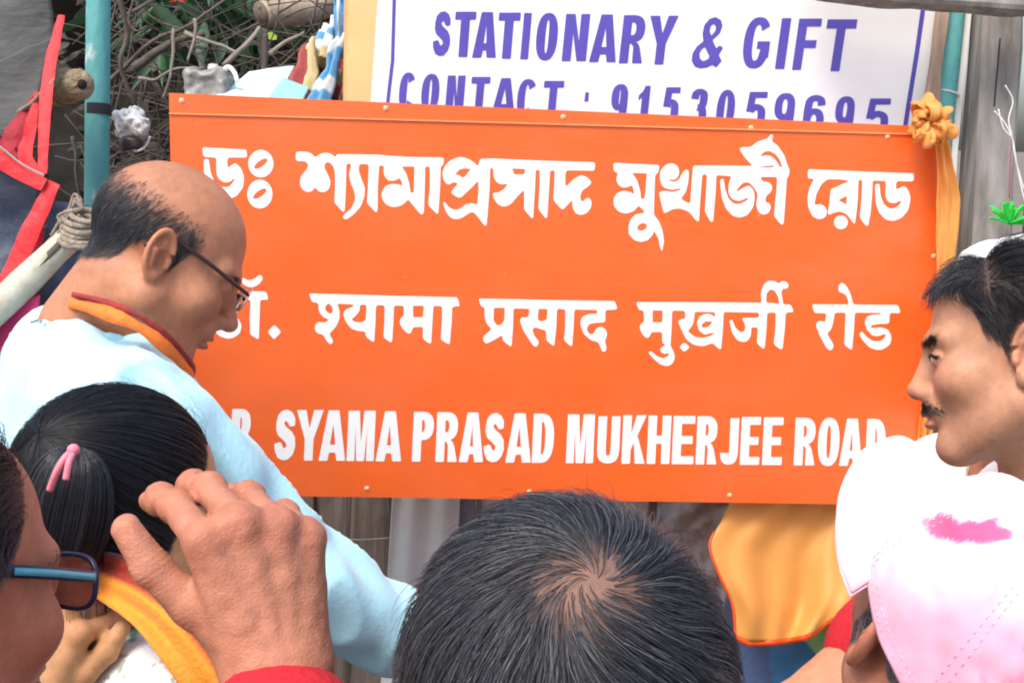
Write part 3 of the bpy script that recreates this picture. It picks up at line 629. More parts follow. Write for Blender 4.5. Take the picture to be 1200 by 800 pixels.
def strands(hd, name, m, parent, mask, flow, n, length, lift, width, segs=8, cols=((.012, .012, .014),), seed=1, clump=0.25, sides=3, root=0.0, own_skull=None, curl=0.0, label=None, nf=45):
    """Hair as real tapered strands that start on the head's skin and follow it."""
    rg = np.random.default_rng(seed); F = hd.F; v = hd.v
    fc = v[F].mean(1); e1 = v[F[:, 1]] - v[F[:, 0]]; e2 = v[F[:, 3]] - v[F[:, 0]]
    area = np.linalg.norm(np.cross(e1, e2), axis=1); pr = area * mask(fc)
    if pr.sum() <= 0: return None
    k = rg.choice(len(F), n, p=pr / pr.sum()); a, b = rg.random((n, 1)), rg.random((n, 1))
    p = v[F[k, 0]] + e1[k] * a + e2[k] * b
    L = (length(p) if callable(length) else np.full(n, length)) * rg.uniform(.7, 1.15, n)
    LF = (lift(p) if callable(lift) else np.full(n, lift)) * rg.uniform(.35, 1.1, n)
    sk = own_skull or skull; pts = [p]; tw = rg.uniform(-1, 1, n)
    g, sd = grad(sk, p, 5e-4); base = sd.copy()
    for i in range(1, segs + 1):
        t = i / segs; f = flow(p); nz = np.stack([fbm(p * nf, 2, 11), fbm(p * nf + 7, 2, 12), fbm(p * nf + 13, 2, 13)], 1) * clump
        f = f / (np.linalg.norm(f, axis=1)[:, None] + 1e-9) + nz + curl * tw[:, None] * np.cross(g, f)
        f = f - (f * g).sum(1)[:, None] * g; f /= np.linalg.norm(f, axis=1)[:, None] + 1e-9
        p = p + f * (L / segs)[:, None]
        g, sd = grad(sk, p, 5e-4)
        want = base * (1 - t) + LF * (1 - (1 - t) ** 2) + root * t
        p = p + g * (want - sd)[:, None]
        pts.append(p)
    return strand_mesh(name, m, parent, hd.w(np.stack(pts, 1)), width * hd.s, cols, rg, sides, label)

def strand_mesh(name, m, parent, Pw, width, cols, rg, sides=3, label=None, shape=0.7):
    n, S = Pw.shape[:2]; t = np.gradient(Pw, axis=1); t /= np.linalg.norm(t, axis=2)[..., None] + 1e-12
    a = rg.normal(size=(n, 1, 3)); u = np.cross(t, a); u /= np.linalg.norm(u, axis=2)[..., None] + 1e-12; wv = np.cross(t, u)
    r = width * .5 * rg.uniform(.7, 1.3, (n, 1)) * (1 - np.linspace(0, 1, S) ** 2 * shape)[None]
    ang = np.arange(sides) * 2 * math.pi / sides
    vv = Pw[:, :, None] + r[:, :, None, None] * (np.cos(ang)[None, None, :, None] * u[:, :, None] + np.sin(ang)[None, None, :, None] * wv[:, :, None])
    i0 = (np.arange(n)[:, None, None] * S * sides + np.arange(S - 1)[None, :, None] * sides)
    j = np.arange(sides)[None, None]; j2 = (j + 1) % sides
    Fq = np.stack([i0 + j, i0 + j2, i0 + sides + j2, i0 + sides + j], -1).reshape(-1, 4)
    cc = np.array(cols)[rg.integers(0, len(cols), n)] * rg.uniform(.7, 1.3, (n, 1))
    return mk(name, vv.reshape(-1, 3), Fq, m, parent, True, np.repeat(cc, S * sides, 0), label)

hair_mat = mat("hair_strands", (0, 0, 0), 0.36, 0.1, 40, attr="Col", spec=0.55)
def skin_mat(name): return mat(name, (0, 0, 0), 0.55, 0.13, 90, bump=0.10, bscale=700, attr="Col", sss=0.10, spec=0.32)
skin_material = skin_mat("skin")
def pores(m):
    t = m.node_tree; N = t.nodes; L = t.links; b = N["Principled BSDF"]; bp = [n for n in N if n.type == 'BUMP'][0]
    vo = N.new("ShaderNodeTexVoronoi"); vo.inputs["Scale"].default_value = 620; tc = [n for n in N if n.type == 'MAPPING'][0]; L.new(tc.outputs[0], vo.inputs["Vector"])
    b2 = N.new("ShaderNodeBump"); b2.inputs["Strength"].default_value = .22; b2.inputs["Distance"].default_value = .0012; L.new(vo.outputs["Distance"], b2.inputs["Height"]); L.new(bp.outputs[0], b2.inputs["Normal"]); L.new(b2.outputs[0], b.inputs["Normal"])
    n = N.new("ShaderNodeTexNoise"); n.inputs["Scale"].default_value = 28; n.inputs["Detail"].default_value = 6; L.new(tc.outputs[0], n.inputs["Vector"])
    r = N.new("ShaderNodeMapRange"); r.inputs[1].default_value = .35; r.inputs[2].default_value = .65; r.inputs[3].default_value = .40; r.inputs[4].default_value = .66; L.new(n.outputs[0], r.inputs[0]); L.new(r.outputs[0], b.inputs["Roughness"])
pores(skin_material)

def hand_verts(curl, thumb_out=0.0, h=0.0035, wrist_len=0.05, spread=0.0, wr=0.026, fine=False):
    """Left hand (mirrored for a right one): origin at the wrist, +y to the fingers, +x to the thumb, +z out of the back of the hand."""
    kn = [(.029, .088, 0), (.0095, .093, .004), (-.0105, .087, .003), (-.028, .077, -.002)]
    ln = [(.043, .026, .021), (.048, .030, .022), (.044, .028, .021), (.034, .021, .019)]
    prim = []
    for i, (k, l) in enumerate(zip(kn, ln)):
        k = np.array(k); a = 0; p = k; sp = (1.5 - i) * spread; chain = [p]
        for j in range(3):
            a += curl[i][j]; d = np.array([math.sin(sp), math.cos(a), -math.sin(a)]); d /= np.linalg.norm(d); p = p + d * l[j]; chain.append(p)
        prim.append((k, chain))
    th = [np.array([.014, .026, -.012]), np.array([.033 + thumb_out * .6, .053, -.018]), np.array([.047 + thumb_out * 1.3, .078, -.022]), np.array([.053 + thumb_out * 1.9, .101, -.024])]
    td = unit(th[3] - th[2]); tn = np.array([.45, -.1, .85]); tn = unit(tn - tn.dot(td) * td); tsd = np.cross(td, tn); nail_c = th[3] - td * .001 + tn * .0062
    NB = np.column_stack([tsd, td, tn])
    def nail(p): return s_ell((p - nail_c) @ NB, (0, 0, 0), (.0058, .0078, .0024))
    def f(p):
        d = s_cap(p, (0, -wrist_len, 0), (0, 0.005, 0), wr * 1.08, wr * .86)
        pl = None
        for k, ch in prim:
            e = s_cap(p, (k[0] * .55, .012, 0), k, .0140, .0110); pl = e if pl is None else smin(pl, e, .016)
        d = smin(d, pl, .02)
        d = smin(d, s_ell(p, (.018, .036, -.011), (.011, .025, .012)), .014)
        for i, (k, ch) in enumerate(prim):
            r0 = .0092 if i < 3 else .0080
            fg = s_cap(p, ch[0], ch[1], r0 * 1.08, r0 * .94)
            fg = smin(fg, s_cap(p, ch[1], ch[2], r0 * .97, r0 * .88), .003); fg = smin(fg, s_cap(p, ch[2], ch[3], r0 * .90, r0 * .74), .003)
            for j in (1, 2): fg = smin(fg, s_ell(p, ch[j], (r0 * 1.04, r0 * 1.04, r0 * 1.04)), .004)
            d = smin(d, fg, .0045)
            d = smin(d, s_ell(p, ch[0] + np.array([0, 0, .003]), (.0085, .0085, .0085)), .008)
            if fine:
                d = smin(d, s_cap(p, (k[0] * .35, .018, .0125), ch[0] + np.array([0, -.006, .0085]), .0018, .0024), .007)      # tendon
                for j in (0, 1, 2):
                    ax = unit(ch[j + 1] - ch[j]) if j else unit(ch[1] - ch[0]); s_ = (p - ch[j]) @ ax; wt = np.exp(-((p - ch[j]) ** 2).sum(-1) / .0115 ** 2)
                    d = d + (.00055 if j else .0003) * wt * np.sin(s_ * 2 * math.pi / .0032 + 1.1 * np.sin(p[..., 0] * 700))
        tt = smin(s_cap(p, th[0], th[1], .0128, .0112), smin(s_cap(p, th[1], th[2], .0112, .0102), s_cap(p, th[2], th[3], .0102, .0080), .004), .005)
        if fine:
            for j in (1, 2):
                s_ = (p - th[j]) @ td; tt = tt + .0005 * np.exp(-((p - th[j]) ** 2).sum(-1) / .012 ** 2) * np.sin(s_ * 2 * math.pi / .0032)
            tt = smin(tt, nail(p), .0012)
        d = smin(d, tt, .009)
        if fine: d = d + .0004 * fbm(p * 120, 2, 7) + .0003 * np.abs(fbm(p * np.array([90, 35, 90]), 2, 8))
        return d
    allp = np.array([q for k, ch in prim for q in ch] + th + [np.array([0, -wrist_len, 0])])
    v, F = nets(f, allp.min(0) - .034, allp.max(0) + .034, h)
    tint = np.ones((len(v), 3))
    red = np.array([1.05, .86, .82])
    for k, ch in prim:
        for j in (0, 1, 2):
            wt = np.exp(-((v - ch[j] - np.array([0, 0, .006 * (j == 0)])) ** 2).sum(1) / .012 ** 2)[:, None] * .7; tint = tint * (1 - wt) + tint * red * .9 * wt
    nl = np.clip(1 - np.abs(nail(v)) / .0012, 0, 1)[:, None] * ((v - nail_c) @ tn > -.0006)[:, None]; tint = tint * (1 - nl) + np.array([1.18, 1.22, 1.25]) * nl
    return v, F, tint

RELAXED = [(.35, .45, .3), (.4, .5, .3), (.45, .5, .3), (.5, .5, .3)]
_hand_cache = {}
def place_hand(key, curl, wrist, y, z, right=True, **kw):
    if key not in _hand_cache: _hand_cache[key] = hand_verts(curl, **kw)
    v, F, tint = _hand_cache[key]; y = unit(y); z = unit(np.asarray(z) - np.dot(z, y) * y); x = np.cross(y, z)
    if right: v = v * np.array([-1, 1, 1]); F = F[:, ::-1]
    return np.asarray(wrist) + v @ np.column_stack([x, y, z]).T, F, tint

def hand_cols(v, base, prim_seed=9):
    c = np.tile(np.array(base), (len(v), 1)) * (1 + .09 * fbm(v * 60, 3, prim_seed) + .05 * fbm(v * 300, 2, 4))[:, None]; return np.clip(c, 0, 1)

class Body:
    """Torso, limbs and clothes under a head. N: base of the neck; bf: way the chest faces (horizontal)."""
    def __init__(s, N, bf, tall=None, arms=None, girth=1.0, lean=(0, 0, 0)):
        s.N = np.asarray(N, float); bf = np.array([bf[0], bf[1], 0.0]); bf = unit(bf); s.bf = bf; s.br = np.array([bf[1], -bf[0], 0.0]); s.girth = girth
        s.B = np.column_stack([s.br, bf, [0, 0, 1.0]]); s.k = s.N[2] / 1.44; s.lean = np.asarray(lean, float)
        s.arms = {}
        for sd, sx in (('R', 1), ('L', -1)):
            sh = s.W((sx * .180, 0, -.072)); el = s.W((sx * .235, -.03, -.36)); wr_ = s.W((sx * .225, .09, -.59))
            if arms and sd in arms:
                a = arms[sd]
                if len(a) == 3: sh = np.asarray(a[0], float)
                el, wr_ = np.asarray(a[-2], float), np.asarray(a[-1], float)
            s.arms[sd] = (sh, el, wr_)
    def W(s, p):
        p = np.asarray(p, float) * s.k; q = s.N + s.B @ p
        return q + s.lean * (-p[2])
    def torso(s, p, g):
        k = s.k; q = (p - s.N - s.lean * (-(p[..., 2:3] - s.N[2]))) @ s.B / k; gi = s.girth
        qa = q.copy(); qa[..., 0] = np.abs(qa[..., 0])
        d = s_cap(qa, (0.02, -.012, -.035), (.150, -.005, -.062), .046, .046)
        d = smin(d, s_ell(qa, (.172, 0, -.080), (.062, .060, .066)), .03)
        d = smin(d, s_ell(q, (0, .008, -.20), (.168 * gi, .112 * gi, .20)), .05)
        d = smin(d, s_ell(q, (0, .022 * gi, -.42), (.152 * gi, .118 * gi, .17)), .06)
        d = smin(d, s_ell(q, (0, .0, -.58), (.162 * gi, .12 * gi, .13)), .05)
        return d * k - g
    def legs(s, p, g, foot=True):
        q = (p - s.N - s.lean * .6) @ s.B / s.k; q[..., 0] = np.abs(q[..., 0])
        d = s_cap(q, (.085, 0, -.60), (.098, .015, -1.0), .088, .062); d = smin(d, s_cap(q, (.098, .015, -1.0), (.10, -.015, -1.39), .06, .042), .03)
        if foot: d = smin(d, s_cap(q, (.10, -.02, -1.405), (.115, .14, -1.415), .034, .026), .02)
        return d * s.k - g
    def arm(s, p, sd, g, t1=1.0):
        sh, el, wr_ = s.arms[sd]; d = s_cap(p, sh, el, .050, .040) - g
        if t1 > 0: d = smin(d, s_cap(p, el, el + (wr_ - el) * t1, .040, .040 - .011 * t1) - g * (1 + .3 * t1), .02)
        return d
    def bounds(s, pad=0.1):
        pts = [s.W((x, y, z)) for x in (-.27, .27) for y in (-.17, .2) for z in (.02, -1.44)] + [q for a in s.arms.values() for q in a]
        pts = np.array(pts); lo = pts.min(0) - pad; hi = pts.max(0) + pad; lo[2] = max(lo[2], -0.02); return lo, hi
    def skin(s, h=0.012):
        f = lambda p: smin(smin(s.torso(p, -.004), s.legs(p, -.004), .03), smin(s.arm(p, 'R', -.002), s.arm(p, 'L', -.002), .01), .03)
        return nets(f, *s.bounds(.1), h)

def wrinkle(v, n, amp, freq, seed, stretch=(1, 1, 1)):
    q = v * freq * np.asarray(stretch); r = 1 - np.abs(fbm(q, 2, seed)) * 1.6; r2 = fbm(q * 2.1, 1, seed + 5)
    return v + n * (amp * (r - .5) + amp * .22 * r2)[:, None]

def person(label, hd, body, base, hm, m=None, parts=True, hands=True, stubble=0.0, extra=None, scalp=(0.03, 0.028, 0.03), group=None):
    """One continuous body mesh: head and neck, torso, limbs and hands."""
    g0 = np.array([body.N[0], body.N[1], 0.0]); t = thing("person", label, "person", g0, group)
    vs = [hd.w(hd.v)]; fs = [hd.F]; cs = [skin_cols(hd, base, hm, stubble, scalp)]; k = len(hd.v)
    v, F = body.skin(); vs.append(v); fs.append(F + k); cs.append(np.tile(np.array(base), (len(v), 1))); k += len(v)
    if hands:
        for sd in 'RL':
            sh, el, wr_ = body.arms[sd]; y = unit(wr_ - el); z = body.br * (1 if sd == 'R' else -1)
            if extra and sd in extra:
                v, F, tint = place_hand(extra[sd][0], extra[sd][1], wr_, extra[sd][2], extra[sd][3], sd == 'R', **(extra[sd][4] if len(extra[sd]) > 4 else {}))
            else: v, F, tint = place_hand('relaxed', RELAXED, wr_, y, z, sd == 'R', h=.005)
            vs.append(v); fs.append(F + k); cs.append(hand_cols(v, base) * tint); k += len(v)
    mk("body", np.concatenate(vs), np.concatenate(fs), m or skin_material, t, True, np.concatenate(cs))
    return t

def garment(name, t, body, m, hd=None, g=0.014, sleeve=1.0, hem=-.70, h=0.010, amp=.004, freq=9, seed=1, neck_r=.068, legs=False, stretch=(1, 1, .6), colfn=None, label=None, top=None, drop=0.02):
    if legs:
        f = lambda p: smax(smin(body.legs(p, g + .006, False), smax(body.torso(p, g * .6), (p[..., 2] - body.W((0, 0, -.50))[2]), .01), .02), body.W((0, 0, -1.385))[2] - p[..., 2], .01)
    else:
        zc = body.W((0, 0, hem))[2]; nk0 = body.W((0, -.012, -.01 - drop)); nk1 = body.W((0, .0, .2))
        if hd is not None: nk1 = hd.w((0, -.028, -.05)); nk0 = body.W((0, -.012, -.03 - drop))
        def f(p):
            d = body.torso(p, g)
            sk = smax(s_ell((p - body.N - body.lean * (-(p[..., 2:3] - body.N[2]))) @ body.B / body.k, (0, .01, -.62), (.19 * body.girth, .145 * body.girth, .4)) * body.k, p[..., 2] - body.W((0, 0, -.3))[2], .05)
            d = smin(d, sk, .05)
            for sd in 'RL':
                if sleeve >= .5: d = smin(d, body.arm(p, sd, g, max(0.0, sleeve * 2 - 1)), .035)
                elif sleeve: d = smin(d, s_cap(p, body.arms[sd][0], body.arms[sd][0] + (body.arms[sd][1] - body.arms[sd][0]) * sleeve * 2, .052 + g, .05 + g), .035)
            d = smax(d, zc - p[..., 2], .006)
            return smax(d, -s_cap(p, nk0, nk1, neck_r), .008)
    v, F = nets(f, *body.bounds(.14), h); n = vnormals(v, F); v = wrinkle(v, n, amp, freq, seed, stretch)
    return mk(name, v, F, m, t, True, colfn(v) if colfn else None, label)
# ------------------------------------------------------------------ the people
BROWN = [srgb(182, 124, 92)[:3], srgb(184, 134, 104)[:3], srgb(150, 98, 72)[:3], srgb(190, 122, 92)[:3], srgb(190, 142, 100)[:3]]
BLACKS = ((.010, .011, .014), (.016, .016, .020), (.022, .022, .026))
GREYS = ((.012, .013, .016), (.018, .019, .023), (.03, .032, .038), (.10, .105, .115))
def tangent_from(pt):
    pt = np.array(pt, float); return lambda p: p - pt
white_cloth = mat("white_cotton", (.46, .79, .86), .85, .03, 30, .12, 160, sheen=.3)
shade_cloth = mat("pale_cotton", (.78, .78, .78), .85, .04, 30, .12, 160, sheen=.2)
dark_cloth = mat("dark_trousers", (.05, .055, .07), .85, .2, 30, .2, 200)
tan_cloth = mat("tan_trousers", (.25, .21, .16), .85, .2, 30, .2, 200)
red_cloth = mat("red_cotton", srgb(190, 22, 36), .8, .12, 30, .25, 200)
maroon_cloth = mat("maroon_cotton", (.09, .02, .03), .85, .2, 30, .2, 200)
frame_dark = mat("spectacle_frame", (.035, .014, .014), .3, .1, 60)
frame_navy = mat("navy_frame", (.014, .018, .06), .28, .1, 60)
cyan_plastic = mat("cyan_plastic", srgb(95, 190, 205), .3, .05, 60)
clear_lens = glass_mat("lens_glass")
metal_grey = mat("grey_metal", (.5, .5, .5), .3, .1, 60, metal=.8)

def glasses(name, label, hd, rim_m, temple_m, r=.0016, tr=.0022, y=.099, w=.0235, hgt=.017, flat=False, group=None, inner=None, rim_half=False, zoff=0.0):
    base = hd.w((0, y, 0)); t = thing(name, label, "glasses", base)
    for sx in (-1, 1):
        loop = [(sx * .0335 + w * math.copysign(abs(math.cos(a)) ** .7, math.cos(a)), y - .10 * abs(sx * .0335 + w * math.cos(a)) ** 1.4, zoff + hgt * math.copysign(abs(math.sin(a)) ** .7, math.sin(a))) for a in np.linspace(0, 2 * math.pi, 33)]
        if rim_half: mb = MB().tube(hd.w(loop[:17]), r * hd.s, 8)
        else: mb = MB().tube(hd.w(loop), r * hd.s, 8, False)
        mb.build("rim", rim_m, t)
        c = np.mean(loop[:-1], 0); L = hd.w(np.array(loop[:-1])); n = len(L)
        L2 = L + hd.d((0, -.0012, 0)); MB().add(np.vstack([L, L2]), [list(range(n)), list(range(n, 2 * n))[::-1]] + [[i, (i + 1) % n, n + (i + 1) % n, n + i] for i in range(n)]).build("lens", clear_lens, t, False)
        hinge = np.array([sx * .0605, y - .009, zoff + .006]); ear = np.array([sx * .0765, -.004, .020 + zoff * .3]); tip = np.array([sx * .0745, -.034, -.004])
        path = smooth_path([hinge + (sx * -.004, .004, 0), hinge, (hinge + ear) / 2 + (sx * .004, 0, .001), ear, ear + (0, -.012, -.003), tip], 6)
        if flat: MB().strip(hd.w(path), hd.d((0, 0, 1)), tr * hd.s, hd.d((1, 0, 0)), .0013 * hd.s).build("temple", temple_m, t)
        else: MB().tube(hd.w(path), tr * hd.s, 8).build("temple", temple_m, t)
        if inner: 
            seg = path[5:16]; MB().strip(hd.w(seg + np.array([sx * .0016, 0, 0])), hd.d((0, 0, 1)), tr * .55 * hd.s, hd.d((1, 0, 0)), .0006 * hd.s).build("temple_inlay", inner, t)
    MB().tube(hd.w(smooth_path([(-.0105, y - .001, zoff + .004), (0, y + .002, zoff + .007), (.0105, y - .001, zoff + .004)], 4)), r * hd.s, 8).build("bridge", rim_m, t)
    return t

# --- the balding man in the white kurta, head bowed towards the board ---------------------------------
def build_A():
    c = P(194, 303, 1.45); N = P(106, 388, 1.44)
    hd = Head(c, V(.80, .50, .33), V(.42, -.88, .12), .955, .0023, N, .060, fat=.006, nose=.85)
    def mask(p):
        phi = az(p); m = hairmask(p - np.stack([0 * phi, 0 * phi, .030 * np.clip((phi - 100) / 25, 0, 1)], 1), .014)
        low = np.interp(phi, [60, 75, 100, 140, 180], [.044, .056, .058, .064, .068])
        fade = np.clip((low + .006 - p[:, 2]) / .045, 0, 1) ** 1.4
        return m * fade * np.clip((phi - 62) / 12, 0, 1)
    hm = np.clip(mask(hd.v) * .72 + .16 * hairmask(hd.v, .03) * np.clip((az(hd.v) - 95) / 40, 0, 1), 0, 1)
    body = Body(N, V(.88, 0, .47)[:2], arms={'R': [P(192, 512, 1.31), P(372, 690, 1.42), P(560, 790, 1.60)]}, girth=1.12, lean=(-.0, 0, 0))
    t = person("balding man in a white kurta, head bowed towards the orange board", hd, body, BROWN[0], hm, stubble=.25, scalp=(.075, .06, .055))
    fl = lambda p: np.stack([0 * p[:, 0], -np.ones(len(p)) * .6, -np.ones(len(p))], 1)
    strands(hd, "hair", hair_mat, t, mask, fl, 9000, .013, .0030, .00042, 4, ((.016, .018, .024), (.03, .032, .04), (.07, .075, .085)), 3, .45, own_skull=hd.f)
    for sx in (-1, 1):
        strands(hd, "eyebrow", hair_mat, t, lambda p: np.exp(-((p[:, 0] * sx - .030) / .014) ** 2 - ((p[:, 2] - .020) / .0035) ** 2) * (p[:, 1] > .06), lambda p: np.stack([np.sign(p[:, 0]), 0 * p[:, 0], .1 + 0 * p[:, 0]], 1), 130, .009, .002, .0004, 3, BLACKS, 4, own_skull=lambda p: head_field(p, hd.o))
    garment("kurta", t, body, white_cloth, hd, .015, 1.0, -.82, .007, .011, 13, 21, .068, stretch=(1.2, 1.2, .5))
    garment("trousers", t, body, shade_cloth, None, .014, legs=True)
    # orange scarf round the neck
    ring = smooth_path([P(70, 352, 1.46), P(92, 351, 1.38), P(135, 362, 1.33), P(172, 380, 1.33), P(205, 408, 1.36), P(222, 432, 1.42), P(214, 440, 1.50), P(170, 410, 1.56), P(110, 372, 1.55), P(74, 354, 1.49), P(70, 352, 1.46)], 8)
    ctr = ring.mean(0); out = ring - ctr; out /= np.linalg.norm(out, axis=1)[:, None]
    u = unit(V(.25, -.93, .1)); 
    for nm, du, hw, mm_, lab in (("scarf", -.008, .0065, "orange_scarf", None), ("scarf_border", .003, .003, "scarf_red", "dark red border of the scarf")):
        colr = {"orange_scarf": srgb(246, 120, 44), "scarf_red": srgb(150, 44, 40)}[mm_]
        MB().strip(ring + u * du + out * .003, u * 1.0 + 0 * out, hw * (1 + .25 * np.sin(np.arange(len(ring)) * .5)), out, .0035).build(nm, mat(mm_, colr, .8, .12, 30, .3, 120), t, True, None, lab)
    glasses("glasses", "thin dark half rim glasses on the balding man's face", hd, metal_grey, frame_dark, .0012, .0026, y=.108, zoff=.004)
    return hd, body

# --- the woman with tied black hair ------------------------------------------------------------------
def build_B():
    c = P(150, 603, 1.20); N = P(160, 728, 1.19)
    hd = Head(c, V(.64, .12, .76), V(.10, -.97, .1), 1.02, .004, N, .050, noear=True)
    def mask(p):
        q = p.copy(); q[:, 0] *= .6
        line = np.interp(az(p), HAIRLINE[:, 0], HAIRLINE[:, 1] - np.where(HAIRLINE[:, 0] > 60, .022, 0)); return np.clip((p[:, 2] - line) / .006 + .5, 0, 1)
    hm = mask(hd.v)
    F1 = P(92, 700, 1.08); E1 = P(78, 905, 1.06)
    body = Body(N, V(.78, 0, .62)[:2], girth=.95, arms={'L': [P(10, 815, 1.24), P(0, 1030, 1.12), P(30, 842, 1.09)]})
    up = unit(P(60, 756, 1.10) - P(30, 842, 1.09))
    t = person("woman with black tied hair, floral white kurta and orange scarf", hd, body, BROWN[4], hm, scalp=(.008, .009, .012),
               extra={'L': ('clench', [(1.2, 1.35, .8)] * 4, up, V(-.5, .0, -.85), dict(h=.003))})
    T = hd.loc(P(84, 545, 1.14)); T = T * (.101 / np.linalg.norm(T))
    fl = lambda p: (T - p) + np.array([0, -.01, .012])
    strands(hd, "hair", hair_mat, t, mask, fl, 11000, lambda p: np.clip(np.linalg.norm(p - T, axis=1) * 1.25, .02, .2), .010, .0006, 12, BLACKS, 5, .06, root=.004)
    strands(hd, "flyaway_hair", hair_mat, t, lambda p: mask(p) * (p[:, 2] > .05), fl, 260, .05, .02, .0003, 8, BLACKS, 6, .4)
    # folded bun: strands run round an oval below the tie
    bc = P(78, 600, 1.085); ax = V(-.12, 1, .05); ax = unit(ax); n = 4200; rg = np.random.default_rng(4)
    s1 = unit(np.cross(ax, V(0, 0, 1))); s2 = np.cross(ax, s1); th = rg.uniform(0, 2 * math.pi, n); rr = rg.uniform(.55, 1.0, n) ** .4; tt = np.linspace(0, 1, 12)
    ph = (-1.45 + 2.9 * tt)[None, :] + rg.normal(0, .05, (n, 1)); thv = th[:, None] + .5 * tt[None] + .12 * np.sin(6 * th)[:, None]
    ra = (np.cos(ph) ** .75 * rr[:, None]) * (1 + .05 * fbm(np.stack([th * 3, rr * 5, 0 * th], 1), 2, 3))[:, None]
    Pw = bc + (np.sin(ph) * .061)[..., None] * ax + (ra * np.cos(thv) * .040)[..., None] * s1 + (ra * np.sin(thv) * .036)[..., None] * s2
    strand_mesh("hair_bun", hair_mat, t, Pw, .0007, BLACKS, rg)
    v, F = nets(lambda p: s_ell((p - bc) @ np.column_stack([s1, s2, ax]), (0, 0, 0), (.036, .032, .056)), bc - .08, bc + .08, .006)
    mk("bun_core", v, F, mat("hair_core", (.008, .009, .012), .5, .1, 40), t)
    pink = mat("pink_elastic", srgb(235, 130, 145), .55, .1, 60)
    tie = thing("hair_tie", "pink elastic hair tie on the woman's black bun", "hair tie", P(80, 545, 1.08))
    for k, q in enumerate(([(87, 527, 1.045), (76, 536, 1.036), (66, 553, 1.034), (58, 574, 1.040)], [(87, 528, 1.043), (81, 541, 1.033), (77, 562, 1.031)])):
        MB().tube(smooth_path([P(*a) for a in q], 8), .0029, 10).build("elastic", pink, tie)
    v, F = nets(lambda p: np.linalg.norm(p - P(86, 527, 1.042), axis=-1) - .0055, P(86, 527, 1.042) - .01, P(86, 527, 1.042) + .01, .0015); mk("knot", v, F, pink, tie)
    def cf(v):
        q = v * 1.0; a = fbm(q * 30, 2, 2); b = fbm(q * 46 + 9, 2, 5); px = np.array([PX(x)[:2] for x in v])
        line = (np.abs(a) < .045) | ((np.abs(b) < .035) & (a > .0)); leaf = (b > .62) & (a < .1)
        c = np.tile([.84, .84, .79], (len(v), 1)); c[line] = (.34, .42, .35); c[leaf] = (.16, .36, .24); return c
    garment("kurta", t, body, mat("floral_cotton", (0, 0, 0), .85, .06, 60, .3, 200, attr="Col", sheen=.2), hd, .012, .5, -.80, .0045, .003, 9, 31, .060, colfn=cf)
    garment("trousers", t, body, shade_cloth, None, .014, legs=True)
    # scarf from the nape over the right shoulder and down the back
    mid = smooth_path([P(72, 664, 1.20), P(100, 666, 1.13), P(142, 682, 1.095), P(186, 708, 1.065), P(226, 748, 1.045), P(262, 798, 1.035), P(296, 860, 1.04), P(325, 940, 1.06)], 10)
    tn = np.gradient(mid, axis=0); tn /= np.linalg.norm(tn, axis=1)[:, None]; vw = unit(V(.15, -.35, -1)); sdv = np.cross(tn, vw); sdv /= np.linalg.norm(sdv, axis=1)[:, None]
    W = np.linspace(-1, 1, 19); hw = np.interp(np.arange(len(mid)), [0, 12, 40, len(mid)], [.012, .020, .031, .034])
    G = mid[:, None] + sdv[:, None] * (W[None, :, None] * hw[:, None, None]); fold = .0045 * np.sin(W * 7.5 + .5)[None] * (1 + .5 * np.sin(np.arange(len(mid)) * .25))[:, None] + .006 * (1 - W ** 2)[None]
    G = G + vw * fold[..., None]
    px = np.array([PX(q)[:2] for q in G[25]]); sgn = 1 if px[-1][1] < px[0][1] else -1
    a = np.clip((W * sgn + .12) / .2, 0, 1); o1, o2 = np.array(srgb(246, 146, 36)[:3]), np.array(srgb(160, 48, 28)[:3])
    colr = o1 * (1 - a[:, None]) + o2 * a[:, None]; sp = vnoise(G * 260, 8)[..., None]
    colr = np.broadcast_to(colr, G.shape) * (1 + .35 * (sp > .55) * (a[None, :, None] > .5))
    sheet("scarf", G, .002, mat("orange_dupatta", (0, 0, 0), .75, .08, 40, .3, 220, attr="Col", sheen=.3), t, colr)
    return hd, body

